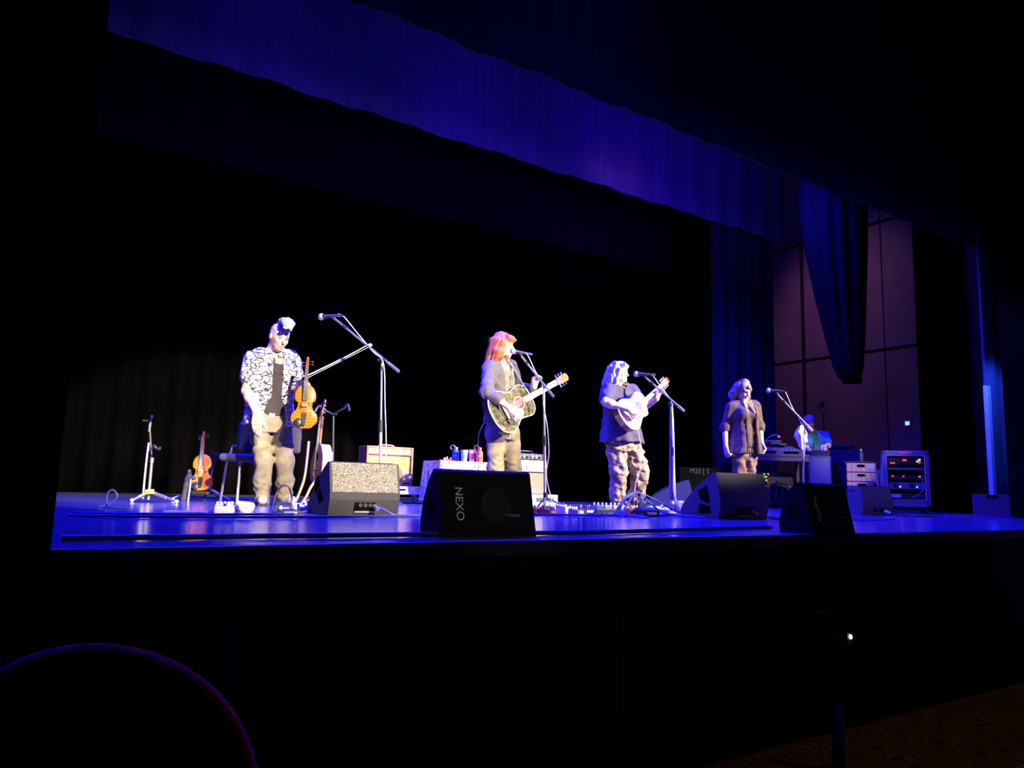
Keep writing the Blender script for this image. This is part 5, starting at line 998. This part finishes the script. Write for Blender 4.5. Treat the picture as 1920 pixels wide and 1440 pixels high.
# ---------------------------------------------------------------- the monitor desk and the cases in the wing
RZ = math.radians(-50)
dk = T('mixing_table', 'dark table carrying the mixing desk beside the technician', 'table', (9.434, 6.998, 0), VR)
DZ = (-0.061, 0, 0.795)[2]; B('tabletop', M['cab'], dk, (.0, .30, DZ - .02), (.88, .6, .04), bev=.006); B('front_rail', M['cab'], dk, (.0, .0, DZ - .075), (.86, .03, .06), bev=.006)
for x in (-.41, .41):
    for y in (.03, .57): B('leg', M['cab'], dk, (x, y, (DZ - .04) / 2), (.045, .045, DZ - .04), bev=.006)
mx = T('mixing_desk', 'mixing desk with raised meter bridge lit blue, left of the technician', 'mixer', tuple(Vector((9.388, 7.028, 0)) + Vector((0, 0, DZ))), VR)
S = MB().add([(-.36, .04, 0), (.36, .04, 0), (.36, .52, 0), (-.36, .52, 0), (-.36, .04, .05), (.36, .04, .05), (.36, .52, .15), (-.36, .52, .15)], [(0, 3, 2, 1), (4, 5, 6, 7), (0, 1, 5, 4), (1, 2, 6, 5), (2, 3, 7, 6), (3, 0, 4, 7)]); S.build('console', M['cab'], mx)
for i in range(12): B('fader', M['steel'], mx, (-.32 + .058 * i, .12 + .02 * (i % 3), .075), (.012, .022, .014), bev=.002)
for x in (-.16, .18): B('screen_bay', M['hole'], mx, (x, .034, .028), (.22, .014, .026)); 
for i, (x, y, z, w_) in enumerate(((.02, .40, .20, .26), (.05, .36, .165, .18), (-.1, .42, .17, .12), (.16, .38, .15, .12))): B('meter_bridge', M['cab'], mx, (x, y, z), (w_, .10, .03), Euler((-.3, 0, .06 * i)), .006)
MB().ball((-.18, .1, .075), .010).build('indicator', M['ledgreen'], mx)
gl = T('gooseneck_lamp', 'gooseneck lamp with glowing red head above the mixing desk', 'lamp', tuple(Vector((9.063, 7, 0)) + Vector((0, 0, DZ + .11))), VR)
tube('gooseneck', M['steel'], gl, spline([(0, .1, 0), (.01, .1, .06), (.05, .08, .12), (.11, .05, .155), (.16, .03, .155)]), .006); MB().ball((0, .1, .0), .012).build('socket', M['steel'], gl); MB().lathe([(.012, .02), (.03, .0), (.032, -.01)], (.175, .03, .150)).build('shade', M['black'], gl); MB().ball((.178, .022, .138), .018).build('bulb', M['lampred'], gl)
l_ = bpy.data.lights.new('lamp_glow', 'POINT'); l_.energy = .5; l_.color = (1, .03, .02); l_.shadow_soft_size = .02; lo_ = bpy.data.objects.new('lamp_glow', l_); C.objects.link(lo_); lo_.parent = gl; lo_.location = (.18, -.03, .10)
ur = T('under_desk_rack', 'dark rack with green and amber lights under the mixing desk', 'rack', (9.559, 7.278, 0), VR); B('frame', M['black'], ur, (0, .2, .27), (.62, .4, .54), bev=.01)
for i in range(3): B('rack_unit', M['blackmetal'], ur, (0, -.005, .10 + .16 * i), (.54, .02, .12), bev=.004)
for i, (x, z, m_) in enumerate(((-.26, .50, 'ledgreen'), (-.15, .50, 'ledgreen'), (-.09, .50, 'ledamber'), (-.15, .46, 'ledamber'), (-.12, .46, 'ledgreen'), (-.12, .41, 'ledamber'), (-.10, .37, 'ledred'))): MB().ball((x, -.022, z), .010).build('indicator', M[m_], ur)
for i in range(6): tube('patch_lead', M['bluecable'], ur, spline([(-.2 + .08 * i, -.02, .42 - .03 * (i % 3)), (-.18 + .09 * i, -.10, .3), (-.22 + .1 * i, -.08, .15), (-.1 + .05 * i, -.02, .08)]), .007)
rc = T('road_case', 'grey upright road case with two latches in front of the technician', 'case', (9.34, 6.335, 0), math.radians(-52)); B('case', mat('grey_case_laminate', (.20, .20, .19), .6), rc, (0, .16, .375), (.26, .32, .73), bev=.006); B('lid_rail', M['steel'], rc, (.0, .16, .745), (.27, .33, .012))
for x in (-.07, .07):
    q = B('latch_dish', M['steel'], rc, (x, -.003, .30), (.075, .012, .075), bev=.004); B('latch', M['hole'], q, (x, -.012, .295), (.035, .01, .035), bev=.003)
for x in (-.128, .128): B('edge_strip', M['steel'], rc, (x, -.002, .375), (.010, .012, .73))
ut = T('utility_tray', 'tray of tools and cables on top of the grey road case', 'tray', tuple(Vector((9.34, 6.335, 0)) + Vector((0, 0, .752))), math.radians(-52)); B('tray', M['black'], ut, (0, .16, .04), (.25, .25, .08), bev=.01)
for i in range(5): tube('tool', M['steel'], ut, [(-.1 + .05 * i, .12, .07), (-.11 + .055 * i, .11, .14 + .03 * (i % 3))], .008)
fc = T('flight_case', 'large blue-lit flight case behind the grey road case', 'case', (11.007, 7.05, 0), math.radians(-50)); B('case', M['cab'], fc, (0, .25, .53), (.46, .5, .80), bev=.008); B('lower_case', M['cab'], fc, (-.05, .25, .065), (.40, .5, .12), bev=.006); B('lid_edge', M['blackmetal'], fc, (0, .25, .70), (.47, .51, .012)); 
lid = T('desk_lid', 'black curved lid lying on the large blue-lit flight case', 'lid', tuple(Vector((10.972, 7.073, 0)) + Vector((0, 0, .93))), math.radians(-50)); S = SDF(.012); S.box((0, .25, .05), (.20, .18, .05), r=.04); S.build('shell', M['black'], lid); B('rim', M['blackmetal'], lid, (0, .25, .006), (.42, .38, .012), bev=.004)
dr = T('drawer_unit', 'wooden drawer unit with three slotted drawers left of the rack', 'drawers', (10.377, 6.377, 0), math.radians(-56)); wd = pattern('pale_plywood', 'wave', [(.42, .25, .16), (.56, .36, .24)], 5, .55, (1, 1, 6))
B('carcass', M['black'], dr, (0, .2, .36), (.43, .4, .72), bev=.006)
for i in range(5):
    q = B('drawer', wd, dr, (0, -.008, .075 + .138 * i), (.39, .03, .126), bev=.005); MB().box((0, -.024, .10 + .138 * i), (.10, .006, .038), bev=.0028).build('hand_slot', M['hole'], q)
B('sticker', mat('pale_blue_sticker', (.35, .38, .60), .6), dr, (.13, -.025, .64), (.08, .004, .07))
bt = T('spray_can', 'small can standing on the drawer unit', 'can', tuple(Vector((10.51, 6.35, 0)) + Vector((0, .1, .722))), 0); MB().lathe([(.03, 0), (.03, .12), (.018, .14), (.018, .165)]).build('can', M['cab'], bt); MB().lathe([(.014, .165), (.012, .185)]).build('nozzle', M['white'], bt)
pc = T('paper_carton', 'open carton of pale yellow papers between drawers and rack', 'carton', (10.235, 5.987, 0), math.radians(-56)); B('box', M['black'], pc, (0, .12, .2), (.20, .24, .40), bev=.004); yp = mat('pale_yellow_paper', (.60, .58, .24), .7)
for i in range(4): B('paper_stack', yp, pc, (-.05 + .035 * i, .03 + .02 * i, .44), (.025, .16, .30), Euler((0, .06 * (i - 1), 0)), .002)
rk = T('equipment_rack', 'tall equipment rack with glowing red and blue lights and a red tape label', 'rack', (9.929, 5.464, 0), math.radians(-57)); RW, RH = .56, .74; RB = .09
for c, d in (((-RW / 2 + .03, .2, RB + RH / 2), (.06, .44, RH)), ((RW / 2 - .03, .2, RB + RH / 2), (.06, .44, RH)), ((0, .2, RB + RH - .035), (RW, .44, .07)), ((0, .2, RB + .045), (RW, .44, .09))): B('case_panel', M['rackcase'], rk, c, d, bev=.01)
B('back_panel', M['black'], rk, (0, .40, RB + RH / 2), (RW - .1, .02, RH - .1))
MB().tube([(-.225, -.022, RB + .09), (.225, -.022, RB + .09), (.225, -.022, RB + .675), (-.225, -.022, RB + .675)], .006, 6, close=True).build('edge_extrusion', M['steel'], rk)
B('tape_label', mat('red_tape', (.75, .08, .16), .6), rk, (-.0, -.023, RB + .71), (.16, .004, .036))
for i, (z, h, m_) in enumerate(((.60, .09, M['blackmetal']), (.50, .025, M['steel']), (.385, .05, M['blackmetal']), (.275, .085, M['rackcase']), (.14, .06, M['blackmetal']))): B('rack_unit', m_, rk, (0, .15, RB + z), (.43, .30, h), bev=.004)
for x, z, m_, s_ in ((-.17, .575, 'ledred', .012), (-.14, .575, 'ledred', .012), (-.02, .615, 'ledred', .014), (.0, .615, 'ledred', .014), (.14, .60, 'ledcyan', .016), (.165, .62, 'ledamber', .014), (.165, .585, 'ledred', .013), (-.16, .40, 'ledred', .012), (-.03, .40, 'ledred', .010), (.16, .40, 'ledred', .014)): MB().box((x, -.006, RB + z), (s_ * 1.8, .012, s_ * 1.5), bev=.003).build('indicator', M[m_], rk)
for x in (-.075, .125): MB().ball((x, .0, RB + .262), .009).build('indicator', M['ledblue'], rk); MB().cyl((x - .06, .0, RB + .28), (x - .06, -.012, RB + .28), .03, n=16).build('dial', M['blackmetal'], rk)
B('paper_note', mat('pale_blue_note', (.30, .36, .62), .6), rk, (-.13, -.004, RB + .14), (.12, .006, .045)); tube('hanging_lead', M['bluecable'], rk, spline([(.18, -.015, RB + .37), (.20, -.05, RB + .25), (.12, -.05, RB + .15), (.05, -.01, RB + .12)]), .006)
for x in (-.22, .22):
    for y in (.04, .36): q = MB().cyl((x - .014, y, .038), (x + .014, y, .038), .036, n=14).build('caster_wheel', M['rubber'], rk); B('caster_fork', M['blackmetal'], q, (x, y, .07), (.045, .05, .04), bev=.004)
fb_ = T('flat_box', 'violet-brown flat box with a hand slot at the far right of the stage', 'box', (10.569, 4.68, 0), math.radians(-58)); B('box', mat('brown_board', (.20, .10, .13), .7), fb_, (0, .05, .14), (.46, .10, .28), bev=.006); MB().box((-.02, -.002, .25), (.13, .008, .035), bev=.0035).build('hand_slot', M['hole'], fb_)
bk = T('backline_case', 'dim black case lettered M20 left of the violet monitor', 'case', (7.855, 7.191, 0), math.radians(-20)); B('case', M['hole'], bk, (0, .2, .27), (.60, .4, .54), bev=.008); text('case_lettering', 'M20 [ S', mat('dim_stencil', (.010, .010, .014), .8), bk, Matrix.Translation((.0, -.002, .49)) @ Matrix.Rotation(PI / 2, 4, 'X'), .095, .001)
ws = T('rear_microphone_stand', 'dim microphone stand with boom behind the technician', 'microphone stand', (11.844, 7.949, 0), VR); cyl('pole', M['blackmetal'], ws, (0, 0, .02), (0, 0, 1.62), .011); MB().lathe([(.02, .03), (.13, .016), (.13, 0)]).build('round_base', M['blackmetal'], ws); tube('boom', M['blackmetal'], ws, [(-.12, 0, 1.78), (0, 0, 1.62), (.07, 0, 1.75)], .009); MB().ball((-.02, 0, 1.80), (.05, .05, .06)).build('shock_mount', M['blackmetal'], ws)
